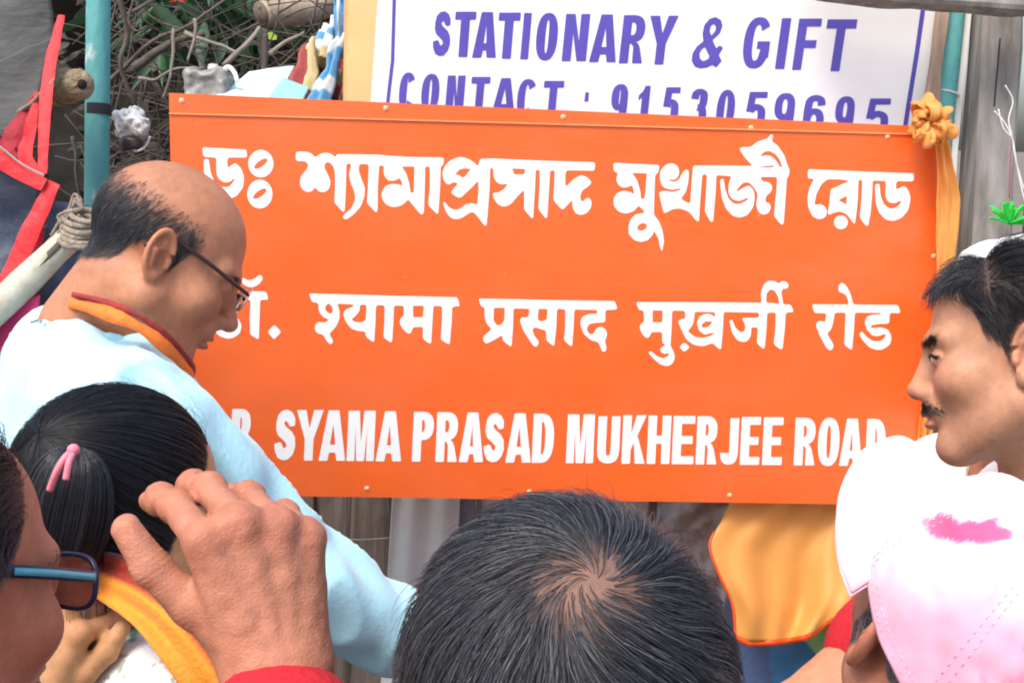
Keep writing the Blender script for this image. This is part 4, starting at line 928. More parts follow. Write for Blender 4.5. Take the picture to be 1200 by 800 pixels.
# --- the man at the left edge with navy glasses ---------------------------------------------------------
def build_C():
    c = P(-112, 694, .76); N = P(-160, 1010, .77)
    hd = Head(c, V(.46, .08, .88), V(.05, -1, .12), 1.0, .003, N, .058, nose=.9)
    mask = lambda p: hairmask(p - np.stack([0 * p[:, 0], 0 * p[:, 0], .016 * np.clip((78 - az(p)) / 12, 0, 1)], 1), .008)
    hm = mask(hd.v) * .85
    body = Body(N, V(.56, 0, .82)[:2])
    t = person("man in navy framed glasses at the left edge, dark sideburn, seen from behind", hd, body, BROWN[3], hm, stubble=.35, scalp=(.03, .025, .024))
    fl = lambda p: np.stack([0 * p[:, 0], -np.clip(p[:, 2] / .08, -.1, 1) * 1.5 - .35, -.7 + 0 * p[:, 0]], 1)
    strands(hd, "hair", hair_mat, t, mask, fl, 9000, lambda p: np.where(p[:, 2] > .03, .032, .014), lambda p: np.where(p[:, 2] > .03, .012, .005), .0005, 7, BLACKS, 8, .25, own_skull=hd.f)
    for sx in (-1, 1):
        strands(hd, "eyebrow", hair_mat, t, lambda p: np.exp(-((p[:, 0] * sx - .032) / .014) ** 2 - ((p[:, 2] - .021) / .004) ** 2) * (p[:, 1] > .055), lambda p: np.stack([np.sign(p[:, 0]), 0 * p[:, 0], .1 + 0 * p[:, 0]], 1), 130, .010, .002, .0004, 3, BLACKS, 4, own_skull=lambda p: head_field(p, hd.o))
    garment("shirt", t, body, maroon_cloth, hd, .013, .5, -.68, .012, .004, 8, 41)
    garment("trousers", t, body, dark_cloth, None, .014, legs=True, h=.014)
    glasses("glasses", "navy framed glasses with a pale blue stripe along the temple, at the left edge", hd, frame_navy, frame_navy, .0020, .0042, y=.106, w=.024, hgt=.0185, flat=True, inner=cyan_plastic)
    return hd, body

# --- a short person in a red sleeve, only the raised hand stands in the picture ---------------------------
def build_D():
    wr_ = P(330, 806, .655); up = unit(V(-.17, -1.0, .02)); dors = unit(V(.50, 0, -.82))
    N = np.array([-.305, .30, 1.16]); c = N + np.array([.02, .03, .155])
    hd = Head(c, (0.35, .93, 0), (0, .05, 1), .97, .006, N, .052)
    el = P(345, 1040, .60)
    body = Body(N, (.25, .97), arms={'R': [N + np.array([.15, -.01, -.07]), el, wr_]}, girth=.95)
    mask = lambda p: hairmask(p, .006)
    t = person("short person in a red sleeve raising a loosely closed bare hand", hd, body, BROWN[2] * 1 if False else srgb(180, 120, 94)[:3], mask(hd.v) * .9,
               extra={'R': ('wave', [(1.12, .30, .2), (1.16, .34, .25), (1.2, .42, .3), (1.2, .5, .35)], up, dors, dict(thumb_out=.005, fine=True, h=.0014, wrist_len=.03, wr=.025, spread=.03))})
    fl = tangent_from((0, -.06, .10))
    strands(hd, "hair", hair_mat, t, mask, fl, 4000, .05, .012, .0008, 7, BLACKS, 18, .2, own_skull=hd.f)
    garment("shirt", t, body, red_cloth, hd, .012, .845, -.66, .008, .003, 10, 51)
    garment("trousers", t, body, dark_cloth, None, .014, legs=True, h=.014)
    return hd, body

# --- the man in the centre, seen from behind: grey-black hair with a thin crown ---------------------------
def build_E():
    c = P(664, 868, .665); N = P(668, 1120, .62)
    hd = Head(c, V(.03, .25, .96), V(.0, -.96, .26), 1.05, .004, N, .058)
    ray = np.array([hd.loc(P(694, 682, d_)) for d_ in np.linspace(.45, .75, 400)]); W0 = ray[np.argmax(skull(ray) < 0)]      # the whorl
    def mask(p):
        q = p - W0; r = np.sqrt((q[:, 0] / .026) ** 2 + (q[:, 1] / .020) ** 2 + (q[:, 2] / .020) ** 2)
        return hairmask(p, .006) * np.clip((r - .1) / 1.8, .34, 1)
    hm = np.clip(mask(hd.v) ** .9, 0, 1) * .93
    body = Body(N, V(.0, 0, 1)[:2])
    t = person("man with greying black hair thinning at the crown, seen from behind, centre front", hd, body, srgb(152, 112, 92)[:3], hm, scalp=(.03, .029, .031))
    def fl(p):
        q = p - W0; r = np.linalg.norm(q, axis=1)[:, None]; g, _ = grad(skull, p, 5e-4)
        sw = np.cross(g, q / (r + 1e-6)) * (.5 * np.exp(-r / .06) + .12)
        side = np.exp(-((p[:, :1] - .01) / .03) ** 2)
        return q / (r + 1e-6) + sw + np.stack([0 * r[:, 0], 0 * r[:, 0], -.25 + 0 * r[:, 0]], 1) + .25 * np.stack([np.sign(p[:, 0]) * .4, 0 * r[:, 0], 0 * r[:, 0]], 1)
    strands(hd, "hair", hair_mat, t, mask, fl, 25000, lambda p: .030 + .030 * np.clip(np.linalg.norm(p - W0, axis=1) / .06, 0, 1), lambda p: .005 + .009 * np.clip(np.linalg.norm(p - W0, axis=1) / .05, 0, 1), .00048, 11,
            ((.02, .021, .025), (.03, .032, .038), (.045, .047, .055), (.10, .105, .115)), 9, .50, nf=24, curl=.10)
    strands(hd, "loose_hair", hair_mat, t, lambda p: mask(p), fl, 190, .05, .020, .00034, 9, BLACKS, 10, .5, curl=.4)
    garment("shirt", t, body, mat("grey_shirt", (.10, .11, .14), .85, .15, 30, .2, 200), hd, .013, .5, -.68, .012, .004, 8, 61)
    garment("trousers", t, body, dark_cloth, None, .014, legs=True, h=.014)
    return hd, body

# --- the man with the moustache in profile on the right ----------------------------------------------------
def build_F():
    c = P(1189, 416, 1.37); N = P(1236, 583, 1.42)
    hd = Head(c, V(-.92, .09, .37), V(.08, -1, .07), 1.02, .0018, N, .056, nose=.70, eyes=True)
    mask = lambda p: hairmask(p, .006)
    hm = mask(hd.v) * .9
    body = Body(N, V(-.95, 0, .25)[:2])
    t = person("man with a black moustache and short black hair in profile, white shirt", hd, body, BROWN[1], hm, stubble=.3, scalp=(.02, .018, .02))
    def fl(p):
        top_ = np.clip((p[:, 2] - .055) / .03, 0, 1)
        fwd = np.where(p[:, 1] > .02, .55, -.5) * top_
        return np.stack([np.sign(p[:, 0]) * .25 * top_, fwd - .6 * (1 - top_), -.9 * (1 - top_) + .05], 1)
    strands(hd, "hair", hair_mat, t, mask, fl, 13000, lambda p: np.interp(p[:, 2], [-.05, .02, .07], [.008, .014, .036]), lambda p: np.interp(p[:, 2], [-.05, .02, .07], [.003, .006, .019]), .0005, 7, BLACKS, 12, .3, own_skull=hd.f)
    for sx in (-1, 1):
        strands(hd, "eyebrow", hair_mat, t, lambda p: np.exp(-((p[:, 0] * sx - .030) / .016) ** 2 - ((p[:, 2] - .0195) / .0042) ** 2) * (p[:, 1] > .055) * (np.abs(p[:, 0]) < .044), lambda p: np.stack([np.sign(p[:, 0]), 0 * p[:, 0], .15 + 0 * p[:, 0]], 1), 350, .011, .0028, .0005, 3, BLACKS, 4, own_skull=lambda p: head_field(p, hd.o))
    for sx in (-1, 1):
        strands(hd, "eyelash_line", hair_mat, t, lambda p: np.exp(-((p[:, 0] * sx - .0335) / .013) ** 4 - ((p[:, 2] - .0038 + 30 * (np.abs(p[:, 0]) - .0325) ** 2) / .0010) ** 2) * (p[:, 1] > .066), lambda p: np.stack([np.sign(p[:, 0]) * .8, .2 + 0 * p[:, 0], .1 + 0 * p[:, 0]], 1), 210, .006, .0022, .0005, 3, BLACKS, 4, own_skull=lambda p: head_field(p, hd.o))
    strands(hd, "moustache", hair_mat, t, lambda p: np.exp(-(np.abs(p[:, 0]) / .024) ** 4 - ((p[:, 2] + .0518 + .12 * np.abs(p[:, 0])) / .0042) ** 2) * (p[:, 1] > .075), lambda p: np.stack([np.sign(p[:, 0]) * 1.0, 0 * p[:, 0], -.5 + 0 * p[:, 0]], 1), 800, .0085, .0025, .00042, 4, BLACKS, 14, .2, own_skull=lambda p: head_field(p, hd.o))
    garment("shirt", t, body, shade_cloth, hd, .014, 1.0, -.70, .009, .004, 9, 71, .066)
    garment("trousers", t, body, tan_cloth, None, .014, legs=True, h=.014)
    return hd, body

# --- the man under the pink stained cap ----------------------------------------------------------------
def build_G():
    c = P(1122, 762, .92); N = P(1160, 990, .85)
    hat = Head(c, V(-.18, -.58, .79), V(.30, -.72, -.53), 1.02, .02, N, .058)      # the cap sits a little askew
    f2 = hat.d((math.sin(.30), math.cos(.30), 0)); hd = Head(c, f2, hat.R[:, 2], .93, .0035, N, .058)
    mask = lambda p: hairmask(p, .008)
    body = Body(N, V(-.5, 0, .85)[:2])
    t = person("grey haired man under a pink stained white cap", hd, body, srgb(178, 118, 92)[:3], mask(hd.v) * .55, stubble=.6, scalp=(.16, .15, .15))
    def side(p):
        phi = az(p); e = ear_field(np.concatenate([np.abs(p[:, :1]), p[:, 1:]], 1))
        return np.maximum(mask(p), np.clip((phi - 42) / 14, 0, 1) * np.clip((97 - phi) / 4, 0, 1) * (p[:, 2] > -.10) * np.clip((e - .002) / .004, 0, 1)) * (p[:, 2] < .002 + .20 * (p[:, 1] * .9 - p[:, 0] * .4 + .012))
    strands(hd, "hair", hair_mat, t, side, lambda p: np.stack([0 * p[:, 0], -.3 + 0 * p[:, 0], -1 + 0 * p[:, 0]], 1), 7000, .013, .004, .0005, 5, ((.06, .06, .065), (.16, .16, .17), (.3, .3, .31)), 15, .3)
    garment("shirt", t, body, shade_cloth, hd, .014, .5, -.70, .010, .004, 9, 81, .066)
    garment("trousers", t, body, dark_cloth, None, .014, legs=True, h=.014)
    return hat, body

def build_cap(hd, label, name, pinks, seed, brim=True, detail=True):
    """A six panel cap worn on head hd."""
    t = thing(name, label, "cap", hd.w((0, 0, .03)))
    rx, ry, z0 = .0865, .108, .018; ht = .112; nu, nv = 168, 46; cy = -.012; tilt = -.22
    def dome(a, b):
        r = math.cos(b * math.pi / 2) ** .62 if b < 1 else 0; k = 1 + .012 * (abs(math.sin(3 * a)) - .5) * math.sin(b * math.pi) - .0
        z = z0 + ht * math.sin(b * math.pi / 2) ** 1.15
        x, y = rx * r * math.cos(a) * k, cy + ry * r * math.sin(a) * k
        z = z + (y - cy) * -tilt * (1 - b * .6) 
        d = .0035 * vnoise(np.array([x * 30, y * 30, z * 30]), seed) + .002 * vnoise(np.array([x * 80, y * 80, z * 80]), seed + 1)
        return np.array([x * (1 + d * 8), y * (1 + d * 8), z + d])
    G = np.array([[dome(2 * math.pi * i / nu, j / (nv - 1)) for i in range(nu + 1)] for j in range(nv)])
    flat = G.reshape(-1, 3); colr = pinks(flat)
    fab = mat(name + "_cotton", (0, 0, 0), .9, .04, 50, .08, 900, attr="Col", sheen=.15)
    sheet("crown", hd.w(flat).reshape(G.shape), .002, fab, t, colr)
    if detail:
        thread = mat(name + "_stitching", srgb(226, 172, 190), .8, .2, 80)
        rg = np.random.default_rng(seed); mb = MB()
        for s6 in range(6):
            for o in (-.035, .035):
                a = math.pi / 2 + math.pi / 3 * s6 + o
                line = np.array([dome(a, b) for b in np.linspace(.03, .93, 46)]); cdir = line - np.array([0, cy, .03]); cdir /= np.linalg.norm(cdir, axis=1)[:, None]
                for q in range(0, 45, 2): mb.tube(hd.w(line[q:q + 2] + cdir[q:q + 2] * .0012), .0004, 5)
        for b in (.055, .10):
            line = np.array([dome(a, b) for a in np.linspace(0, 2 * math.pi, 241)]); cdir = line - np.array([0, cy, .05]); cdir /= np.linalg.norm(cdir, axis=1)[:, None]
            for q in range(0, 239, 2): mb.tube(hd.w(line[q:q + 2] + cdir[q:q + 2] * .0012), .0004, 5)
        mb.build("stitching", thread, t)
        v, F = nets(lambda p: s_ell(p, dome(0, 1) + (0, 0, .001), (.007, .007, .004)), dome(0, 1) - .012, dome(0, 1) + .012, .0015); mk("button", hd.w(v), F, fab, t, True, np.tile(pinks(dome(0, 1)[None]), (len(v), 1)))
    if brim:
        bu, bv = 64, 20; B = np.zeros((bv, bu, 3))
        for j in range(bv):
            for i in range(bu):
                a = math.pi * (.13 + .74 * i / (bu - 1)); a2 = math.pi * i / (bu - 1); t_ = j / (bv - 1); base = dome(a, 0); L = .074 * max(0, math.sin(a2)) ** .42
                B[j, i] = base + np.array([math.cos(a) * .010 * t_, L * t_, .010 - .004 * t_ + .020 * t_ * math.sin(a) - .006 * (math.cos(a) ** 2) - .0 * t_])
                B[j, i, 2] += -.022 * (math.cos(a) ** 2) * t_
        cc = pinks(B.reshape(-1, 3))
        sheet("brim", hd.w(B.reshape(-1, 3)).reshape(B.shape), .0035, fab, t, cc)
        U = B[:, :] + np.array([0, -.001, -.0045]); sheet("brim_lining", hd.w(U.reshape(-1, 3)).reshape(B.shape), .0018, mat(name + "_lining", srgb(236, 190, 202), .8, .1, 60), t)
    return t

def pink_stain_and_glare(q):
    S0, A0, B0_ = STAIN
    p = np.asarray(q, float); n = fbm(p * 26, 3, 4); n2 = fbm(p * 70, 3, 6)
    u_, v_ = (p - S0) @ A0, (p - S0) @ B0_; dist = np.linalg.norm(p - S0, axis=1); inb = np.clip((.088 - p[:, 1]) / .01, 0, 1)
    pk = np.clip(.16 + v_ / .075 + n * .18, 0, 1) * np.clip((.112 - p[:, 1]) / .02, 0, 1)  # pink stain; its fade to white upward paints in the overexposed top
    c = np.array([.84, .83, .84]) * (1 - pk[:, None]) + np.array([.82, .36, .47]) * pk[:, None]
    s = np.clip((np.exp(-np.abs(u_ / .024) ** 3 - ((v_ + .10 * np.abs(u_)) / .0085) ** 2) + .40 * np.exp(-(u_ / .05) ** 2 - ((v_ - .004) / .005) ** 2) + n2 * .34 - .46) * 4.5, 0, .92) * np.exp(-(dist / .055) ** 4) * inb
    sp = np.clip((n2 - .95) * 5, 0, .6) * (p[:, 1] < .09)
    s = np.maximum(s, sp * .5)
    return c * (1 - s[:, None]) + np.array([.46, .03, .17]) * s[:, None]

# --- people mostly hidden ------------------------------------------------------------------------------
def build_H():
    c = P(1192, 380, 1.78); N = P(1200, 545, 1.80)
    hd = Head(c, V(.92, -.05, .38), V(0, -1, .1), 1.0, .005, N, .056); body = Body(N, V(.92, 0, .38)[:2])
    mask = lambda p: hairmask(p, .008)
    t = person("person in a plain white cap standing behind the man with the moustache", hd, body, BROWN[2], mask(hd.v) * .9)
    garment("shirt", t, body, shade_cloth, hd, .013, .5, -.68, .012, .004, 8, 91); garment("trousers", t, body, dark_cloth, None, .014, legs=True, h=.014)
    return hd, body
def build_I():
    N = P(1085, 640, 1.18); c = N + V(.0, -.16, .03)
    c = P(1205, 730, 1.24); N = P(1195, 890, 1.24)
    hd = Head(c, V(-.4, .2, .9), V(0, -1, .1), .95, .006, N, .054)
    body = Body(N, V(-.2, 0, .97)[:2], arms={'L': [P(1078, 742, 1.17), P(925, 860, 1.12), P(860, 960, 1.2)]})
    mask = lambda p: hairmask(p, .008)
    t = person("person in a red short sleeved shirt, bare arm showing beside the pink cap", hd, body, srgb(196, 138, 104)[:3], mask(hd.v) * .9)
    strands(hd, "hair", hair_mat, t, mask, tangent_from((0, -.06, .10)), 3000, .05, .012, .0008, 7, BLACKS, 28, .2, own_skull=hd.f)
    garment("shirt", t, body, red_cloth, hd, .013, .12, -.68, .010, .004, 8, 95); garment("trousers", t, body, dark_cloth, None, .014, legs=True, h=.014)
    return hd, body

import time as _t
for fn in (build_A, build_B, build_C, build_D, build_E, build_F):
    _s = _t.time(); fn(); print(fn.__name__, round(_t.time() - _s, 1))
hG, _ = build_G()
_ray = np.array([hG.loc(P(1136, 622, d_)) for d_ in np.linspace(.70, 1.1, 500)]); _S0 = _ray[np.argmax(s_ell(_ray, (0, -.012, .035), (.0865, .108, .098)) < 0)]
STAIN = (_S0, hG.R.T @ unit(V(1, -.12, 0)), hG.R.T @ unit(V(.12, 1, 0)))
build_cap(hG, "white cap stained pink with powder, brim turned to the left", "powder_stained_cap", pink_stain_and_glare, 5)
hH, _ = build_H()
build_cap(hH, "plain white cap behind the moustached man's hair", "plain_cotton_cap", lambda p: np.tile([.8, .82, .8], (len(p), 1)), 6, True, False)
build_I()
# ------------------------------------------------------------------ behind the board: posts, poles, tarps, brushwood
def vein(base, base2, scale=30, rough=.8, bump=.5, stretch=(6, 6, .6), name="wood", thr=(.35, .65)):
    return mat(name, base, rough, .2, scale, bump, scale * 2, col2=base2, stretch=stretch, thr=thr)
grey_wood = vein((.16, .15, .135), (.34, .32, .29), 5, name="grey_weathered_wood")
brown_wood = vein((.12, .085, .06), (.30, .235, .18), 4, name="brown_board")
pale_wood = vein((.30, .24, .16), (.52, .45, .33), 8, name="pale_cane")
teal_paint = mat("teal_paint", (.085, .36, .34), .55, .1, 9, .25, 60, col2=(.14, .46, .44), thr=(.3, .6))
chipped = mat("chipped_teal", (.10, .36, .35), .6, .1, 26, .4, 60, col2=(.55, .62, .58), thr=(.62, .70), stretch=(1, 1, .45))
bamboo_m = mat("dry_bamboo", (.34, .26, .15), .6, .1, 9, .2, 60, col2=(.52, .43, .28), thr=(.35, .7), stretch=(3, 3, 1))
bamboo_grey = mat("old_bamboo", (.40, .37, .28), .65, .1, 12, .2, 60, col2=(.58, .55, .44), thr=(.35, .7), stretch=(2, 2, 2))
dark_hole = mat("hollow", (.02, .016, .012), .9, .1, 20)

def rod(mb, a, b, r0, r1=None, n=18, jit=.0, nodes=0, seed=0):
    a, b = np.asarray(a), np.asarray(b); k = 40; t = np.linspace(0, 1, k); p = a + (b - a) * t[:, None]
    r = r0 + ((r1 or r0) - r0) * t; r = r * (1 + jit * fbm(np.stack([t * 7, 0 * t, 0 * t + seed], 1), 2, seed))
    for i in range(nodes):
        c = (i + .5) / nodes; r = r * (1 + .12 * np.exp(-((t - c) / .012) ** 2) - .04 * np.exp(-((t - c - .025) / .01) ** 2))
    p = p + r0 * .25 * np.stack([fbm(np.stack([t * 3, 0 * t + 5, 0 * t + seed], 1), 2, seed + 3), 0 * t, fbm(np.stack([t * 3, 0 * t + 9, 0 * t + seed], 1), 2, seed + 4)], 1) * (jit > 0)
    return mb.tube(p, r, n)

def down(p, z=0.0): q = np.array(p, float); q[2] = z; return q
def post(name, label, top, foot_px, d, r, m, cat="post", n=18, jit=.03, nodes=0, seed=1, part="shaft"):
    """Round post that passes two picture points and runs on into the ground."""
    a, b = P(*top, d), P(*foot_px, d); s = (a[2] - 0) / (a[2] - b[2]); foot = a + (b - a) * s; foot[2] = 0
    t = thing(name, label, cat, foot); rod(MB(), a, foot, r, None, n, jit, nodes, seed).build(part, m, t); return t, a, foot

# dark bank of earth and undergrowth
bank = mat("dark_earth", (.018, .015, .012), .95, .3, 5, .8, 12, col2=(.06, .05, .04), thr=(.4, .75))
v = []; nx_, nz_ = 60, 36
for j in range(nz_):
    for i in range(nx_):
        x = -1.9 + 1.65 * i / (nx_ - 1); z = 2.75 * j / (nz_ - 1); y = 3.05 + .25 * fbm(np.array([x * 2.2, z * 2.2, 1]), 4, 3) + .08 * z
        v.append((x, y, z))
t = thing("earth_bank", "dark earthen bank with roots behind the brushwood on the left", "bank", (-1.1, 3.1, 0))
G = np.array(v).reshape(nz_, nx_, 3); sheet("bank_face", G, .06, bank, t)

# foliage clumps: many leaf faces
def leaves(name, ctr, spread, n, size, m, parent=None, seed=1, hang=.6, aspect=.32, col=None):
    rg = np.random.default_rng(seed); vs, fs = [], []; cs = []
    for k in range(n):
        c = np.array(ctr) + rg.normal(0, 1, 3) * spread; d = rg.normal(0, 1, 3); d[2] = -abs(d[2]) * hang - .1; d = unit(d); s_ = unit(np.cross(d, rg.normal(0, 1, 3))); nn = np.cross(d, s_); L = size * rg.uniform(.6, 1.3)
        tt = [(0, 0), (.3, .8), (.62, .72), (1, 0)]
        row = []
        for u_, w_ in tt:
            mid = c + d * L * u_ + np.array([0, 0, -1]) * L * .18 * u_ * u_
            row += [mid - s_ * L * aspect * .5 * w_ + nn * L * .05 * w_, mid, mid + s_ * L * aspect * .5 * w_ + nn * L * .05 * w_]
        b = len(vs); vs += row; cc = np.array(col[rg.integers(0, len(col))]) * rg.uniform(.7, 1.3); cs += [cc] * 12
        for q in range(3):
            for w_ in range(2): fs.append([b + q * 3 + w_, b + q * 3 + w_ + 1, b + q * 3 + w_ + 4, b + q * 3 + w_ + 3])
    return mk(name, np.array(vs), np.array(fs), m, parent, True, np.array(cs))
leafm = mat("leaf_green", (0, 0, 0), .5, .2, 30, attr="Col", transl=.25)
GRN = [(.035, .10, .04), (.05, .14, .05), (.03, .075, .035), (.07, .16, .07)]
pl = thing("broadleaf_plant", "green leafy plant hanging over the brushwood behind the top left of the board", "plant", P(250, 60, 2.75))
leaves("foliage", P(256, 14, 2.62), [.085, .06, .055], 190, .10, leafm, pl, 3, .9, .30, GRN)
leaves("foliage", P(205, 18, 2.6), [.03, .04, .04], 26, .10, leafm, pl, 5, .9, .24, GRN)
MB().tube(smooth_path([P(300, -80, 2.7), P(262, -20, 2.66), P(235, 25, 2.62)], 8), .006, 8).build("stem", mat("stem_green", (.08, .12, .05), .6), pl)
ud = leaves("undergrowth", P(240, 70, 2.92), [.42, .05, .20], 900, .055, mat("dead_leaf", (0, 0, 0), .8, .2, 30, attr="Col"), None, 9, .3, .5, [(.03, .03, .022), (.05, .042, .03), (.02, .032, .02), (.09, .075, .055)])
ud["kind"] = "stuff"
one = leaves("fallen_leaf", P(324, 42, 2.42), [.001, .001, .001], 1, .042, mat("yellow_green_leaf", (0, 0, 0), .5, .1, 30, attr="Col"), None, 17, .2, .8, [(.30, .42, .05)])
tag(one, "single bright yellow green leaf below the cut log", "leaf")
fl = thing("flower", "small red flower at the top edge above the leaves", "flower", P(210, 0, 2.5))
for k in range(6):
    a = k * 1.05; c = P(210, -1, 2.5); d = V(math.cos(a), .4 * math.sin(a), -.5); s_ = unit(np.cross(d, V(0, 1, .3)))
    MB().add([c, c + d * .018 + s_ * .011, c + d * .032, c + d * .018 - s_ * .011], [[0, 1, 2, 3]]).build("petal", mat("petal_red", srgb(226, 66, 60), .6), fl)

# brushwood: a tangle nobody could count, and the sticks that stand out of it
rg = np.random.default_rng(21); mb = MB()
for k in range(440):
    c = P(rg.uniform(120, 460), rg.uniform(-30, 260), rg.uniform(2.35, 2.85)); a = rg.uniform(0, math.pi); L = rg.uniform(.08, .38)
    d = np.array([math.cos(a), rg.normal(0, .25), math.sin(a) * rg.choice([1, .6])]); d = unit(d) * L
    bend = rg.normal(0, .22, 3) * L
    mb.tube(smooth_path([c - d / 2, c + bend * .4, c + d / 2 + bend * .2], 5), np.linspace(1, .45, 11) * rg.uniform(.0008, .0030), 5)
bw = mb.build("brushwood", mat("dry_twigs", (.035, .027, .022), .9, .1, 14, .3, 90, col2=(.13, .10, .08), thr=(.3, .7))); bw["kind"] = "stuff"
sticks = [
 ("pale dry twig hanging straight down beside the board's top left corner", [(206, 36, 2.2), (203, 70, 2.2), (198, 95, 2.2), (190, 116, 2.2)], .0032, 1),
 ("short broken twig with a fork, right of the long hanging twig", [(229, 22, 2.2), (228, 45, 2.2), (221, 74, 2.2)], .0034, 1),
 ("long thin stick slanting up to the right above the hanging twig", [(120, 105, 2.3), (170, 55, 2.3), (225, 28, 2.32), (270, -5, 2.35)], .0042, 0),
 ("stick crossing from the tall post's top to the leaves", [(140, 22, 2.3), (165, 10, 2.32), (200, -8, 2.34)], .0042, 0),
 ("thick knobbly branch lying level behind the sticks", [(158, 80, 2.36), (185, 62, 2.36), (205, 50, 2.38), (240, 40, 2.4)], .009, 0),
 ("thin bent stick running level above the jerrycan", [(160, 92, 2.25), (180, 94, 2.25), (205, 80, 2.25), (240, 80, 2.26)], .003, 1),
 ("straight stick leaning towards the cut log's end", [(262, 78, 2.22), (285, 55, 2.22), (305, 32, 2.24)], .0055, 1),
 ("pale stick sloping down from the leaves to the right", [(215, 40, 2.25), (250, 50, 2.25), (278, 60, 2.25)], .0040, 1),
 ("thin stick under the log leaning right", [(316, 62, 2.2), (335, 48, 2.2), (356, 37, 2.2)], .0036, 1),
 ("upright brown stake under the cut log", [(309, 40, 2.25), (308, 70, 2.25), (310, 108, 2.25)], .0075, 0),
 ("grey vine stem beside the tall teal post", [(140, -10, 2.25), (150, 40, 2.27), (142, 75, 2.27), (160, 130, 2.3)], .0055, 0),
 ("curled thin vine near the top of the brushwood", [(158, -6, 2.2), (150, 22, 2.2), (160, 36, 2.2), (172, 30, 2.2)], .0024, 0),
 ("dark root hanging beside the lower teal post", [(86, 160, 2.15), (92, 185, 2.15), (90, 215, 2.15), (94, 245, 2.15)], .0035, 2),
 ("thin root crossing level near the lower teal post", [(66, 184, 2.15), (85, 190, 2.15), (104, 188, 2.15)], .0022, 2),
 ("thin cane stuck slantwise through the red strap", [(20, 132, 1.78), (45, 112, 1.76), (64, 95, 1.76)], .0032, 1),
]
tw = [mat("brown_twig", (.10, .078, .06), .85, .2, 40, .3, 90), mat("pale_twig", (.25, .21, .165), .8, .2, 40, .3, 90), mat("dark_root", (.07, .06, .06), .85, .2, 40, .3, 90)]
for lab, pts, r, mi in sticks:
    p = smooth_path([P(*q) for q in pts], 6)
    p = p + .004 * np.stack([fbm(p * 25, 2, 3), fbm(p * 25, 2, 4), fbm(p * 25, 2, 5)], 1)
    tag(MB().tube(p, np.linspace(1.1, .65, len(p)) * r, 7).build("stick", tw[mi]), lab, "stick", "sticks in the brushwood")

# cut log, rope roll, diagonal bamboo, teal posts
a, b = P(306, 17, 2.45), P(430, 0, 2.62); t = thing("cut_log", "thick cut bamboo log lying level at the top, left of the orange poster", "log", (a + b) / 2)
rod(MB(), a, b, .028, .03, 24, .03, 2, 4).build("log_body", mat("tan_bark", (.30, .22, .14), .75, .1, 7, .4, 60, col2=(.50, .40, .29), thr=(.35, .7)), t)
ax = unit(a - b); rod(MB(), a + ax * .0005, a + ax * .003, .026, .026, 24).build("cut_end", mat("log_end", (.16, .12, .09), .9, .2, 80, .3), t)
a, b = P(96, 99, 1.86), P(40, 106, 2.02); t = thing("coir_rope_roll", "roll of brown coir rope with a hollow core in front of the teal post", "rope roll", (a + b) / 2)
ax = unit(a - b); prof = []
u = np.linspace(0, 1, 60); r = .0255 + .0022 * np.sin(u * 2 * math.pi * 9) + .0035 * np.cos(u * 11); r[-4:] = [.0245, .022, .018, .0115]
MB().tube(np.vstack([b + (a - b) * u[:, None]]), r, 26).build("rope_body", mat("coir", (.25, .18, .10), .9, .2, 60, .9, 140, col2=(.46, .36, .22)), t)
MB().tube([a + ax * .0005, a + ax * .0012], .0078, 18).build("core_hole", dark_hole, t)
for px, w_ in ((64, .004), (78, .0035)):
    c = b + (a - b) * ((px - 40) / 56); th = np.linspace(0, 2 * math.pi, 25); s1 = unit(np.cross(ax, (0, 0, 1))); s2 = np.cross(ax, s1)
    MB().tube([c + .0285 * (math.cos(q) * s1 + math.sin(q) * s2) + ax * .002 * math.sin(3 * q) for q in th], w_ * .6, 8, False).build("wound_strand", mat("coir_dark", (.22, .15, .08), .9, .2, 60, .6, 140), t)
tt, a, f = post("teal_post", "tall teal painted bamboo post with chipped paint on the left", (117, -60), (113, 240), 2.06, .0205, chipped, "post", 22, .02, 0, 3)
for y in (131,):
    c = P(115.5, y, 2.06); dr = unit(f - a); rod(MB(), c - dr * .012, c + dr * .006, .0222, .0222, 22).build("dark_band", mat("black_band", (.02, .02, .022), .8), tt)  # near-black ring round the post
p0, p1 = P(-60, 412, 1.62), P(96, 258, 1.70); t = thing("bamboo_pole", "pale grey bamboo pole leaning diagonally at the left edge", "pole", p0)
rod(MB(), p0 + (p0 - p1) * (p0[2] / (p1[2] - p0[2])), p1, .023, .019, 22, .02, 9, 8).build("culm", bamboo_grey, t)
d = unit(p1 - p0); s1 = unit(np.cross(d, V(0, 0, 1)))
MB().strip(smooth_path([p0 + (p1 - p0) * .62 - V(0, 0, .0195) + s1 * -.006, p0 + (p1 - p0) * .8 - V(0, 0, .019) + s1 * -.008, p0 + (p1 - p0) * .96 - V(0, 0, .0185) + s1 * -.004], 6), s1, [.001] + [.0045] * 11 + [.002], V(0, 0, -1), .0006).build("split", mat("dark_split", (.09, .075, .05), .9), t)
t = thing("jute_binding", "frayed jute binding tied round the end of the leaning bamboo pole", "rope", P(95, 262, 1.68)); rg = np.random.default_rng(3)
for k in range(7):
    c = P(94 + rg.normal(0, 4), 258 + k * 4 + rg.normal(0, 2), 1.685); th = np.linspace(0, 2 * math.pi, 22); w1 = unit(V(1, .2, .2 * rg.normal())); w2 = V(.1 * rg.normal(), -.5, 1); R_ = .021 + .004 * rg.random()
    MB().tube([c + R_ * (math.cos(q) * w1 + math.sin(q) * unit(w2)) for q in th], .0042, 7).build("coil", mat("jute", (.24, .19, .14), .95, .2, 60, .7, 150, col2=(.40, .34, .27)), t)
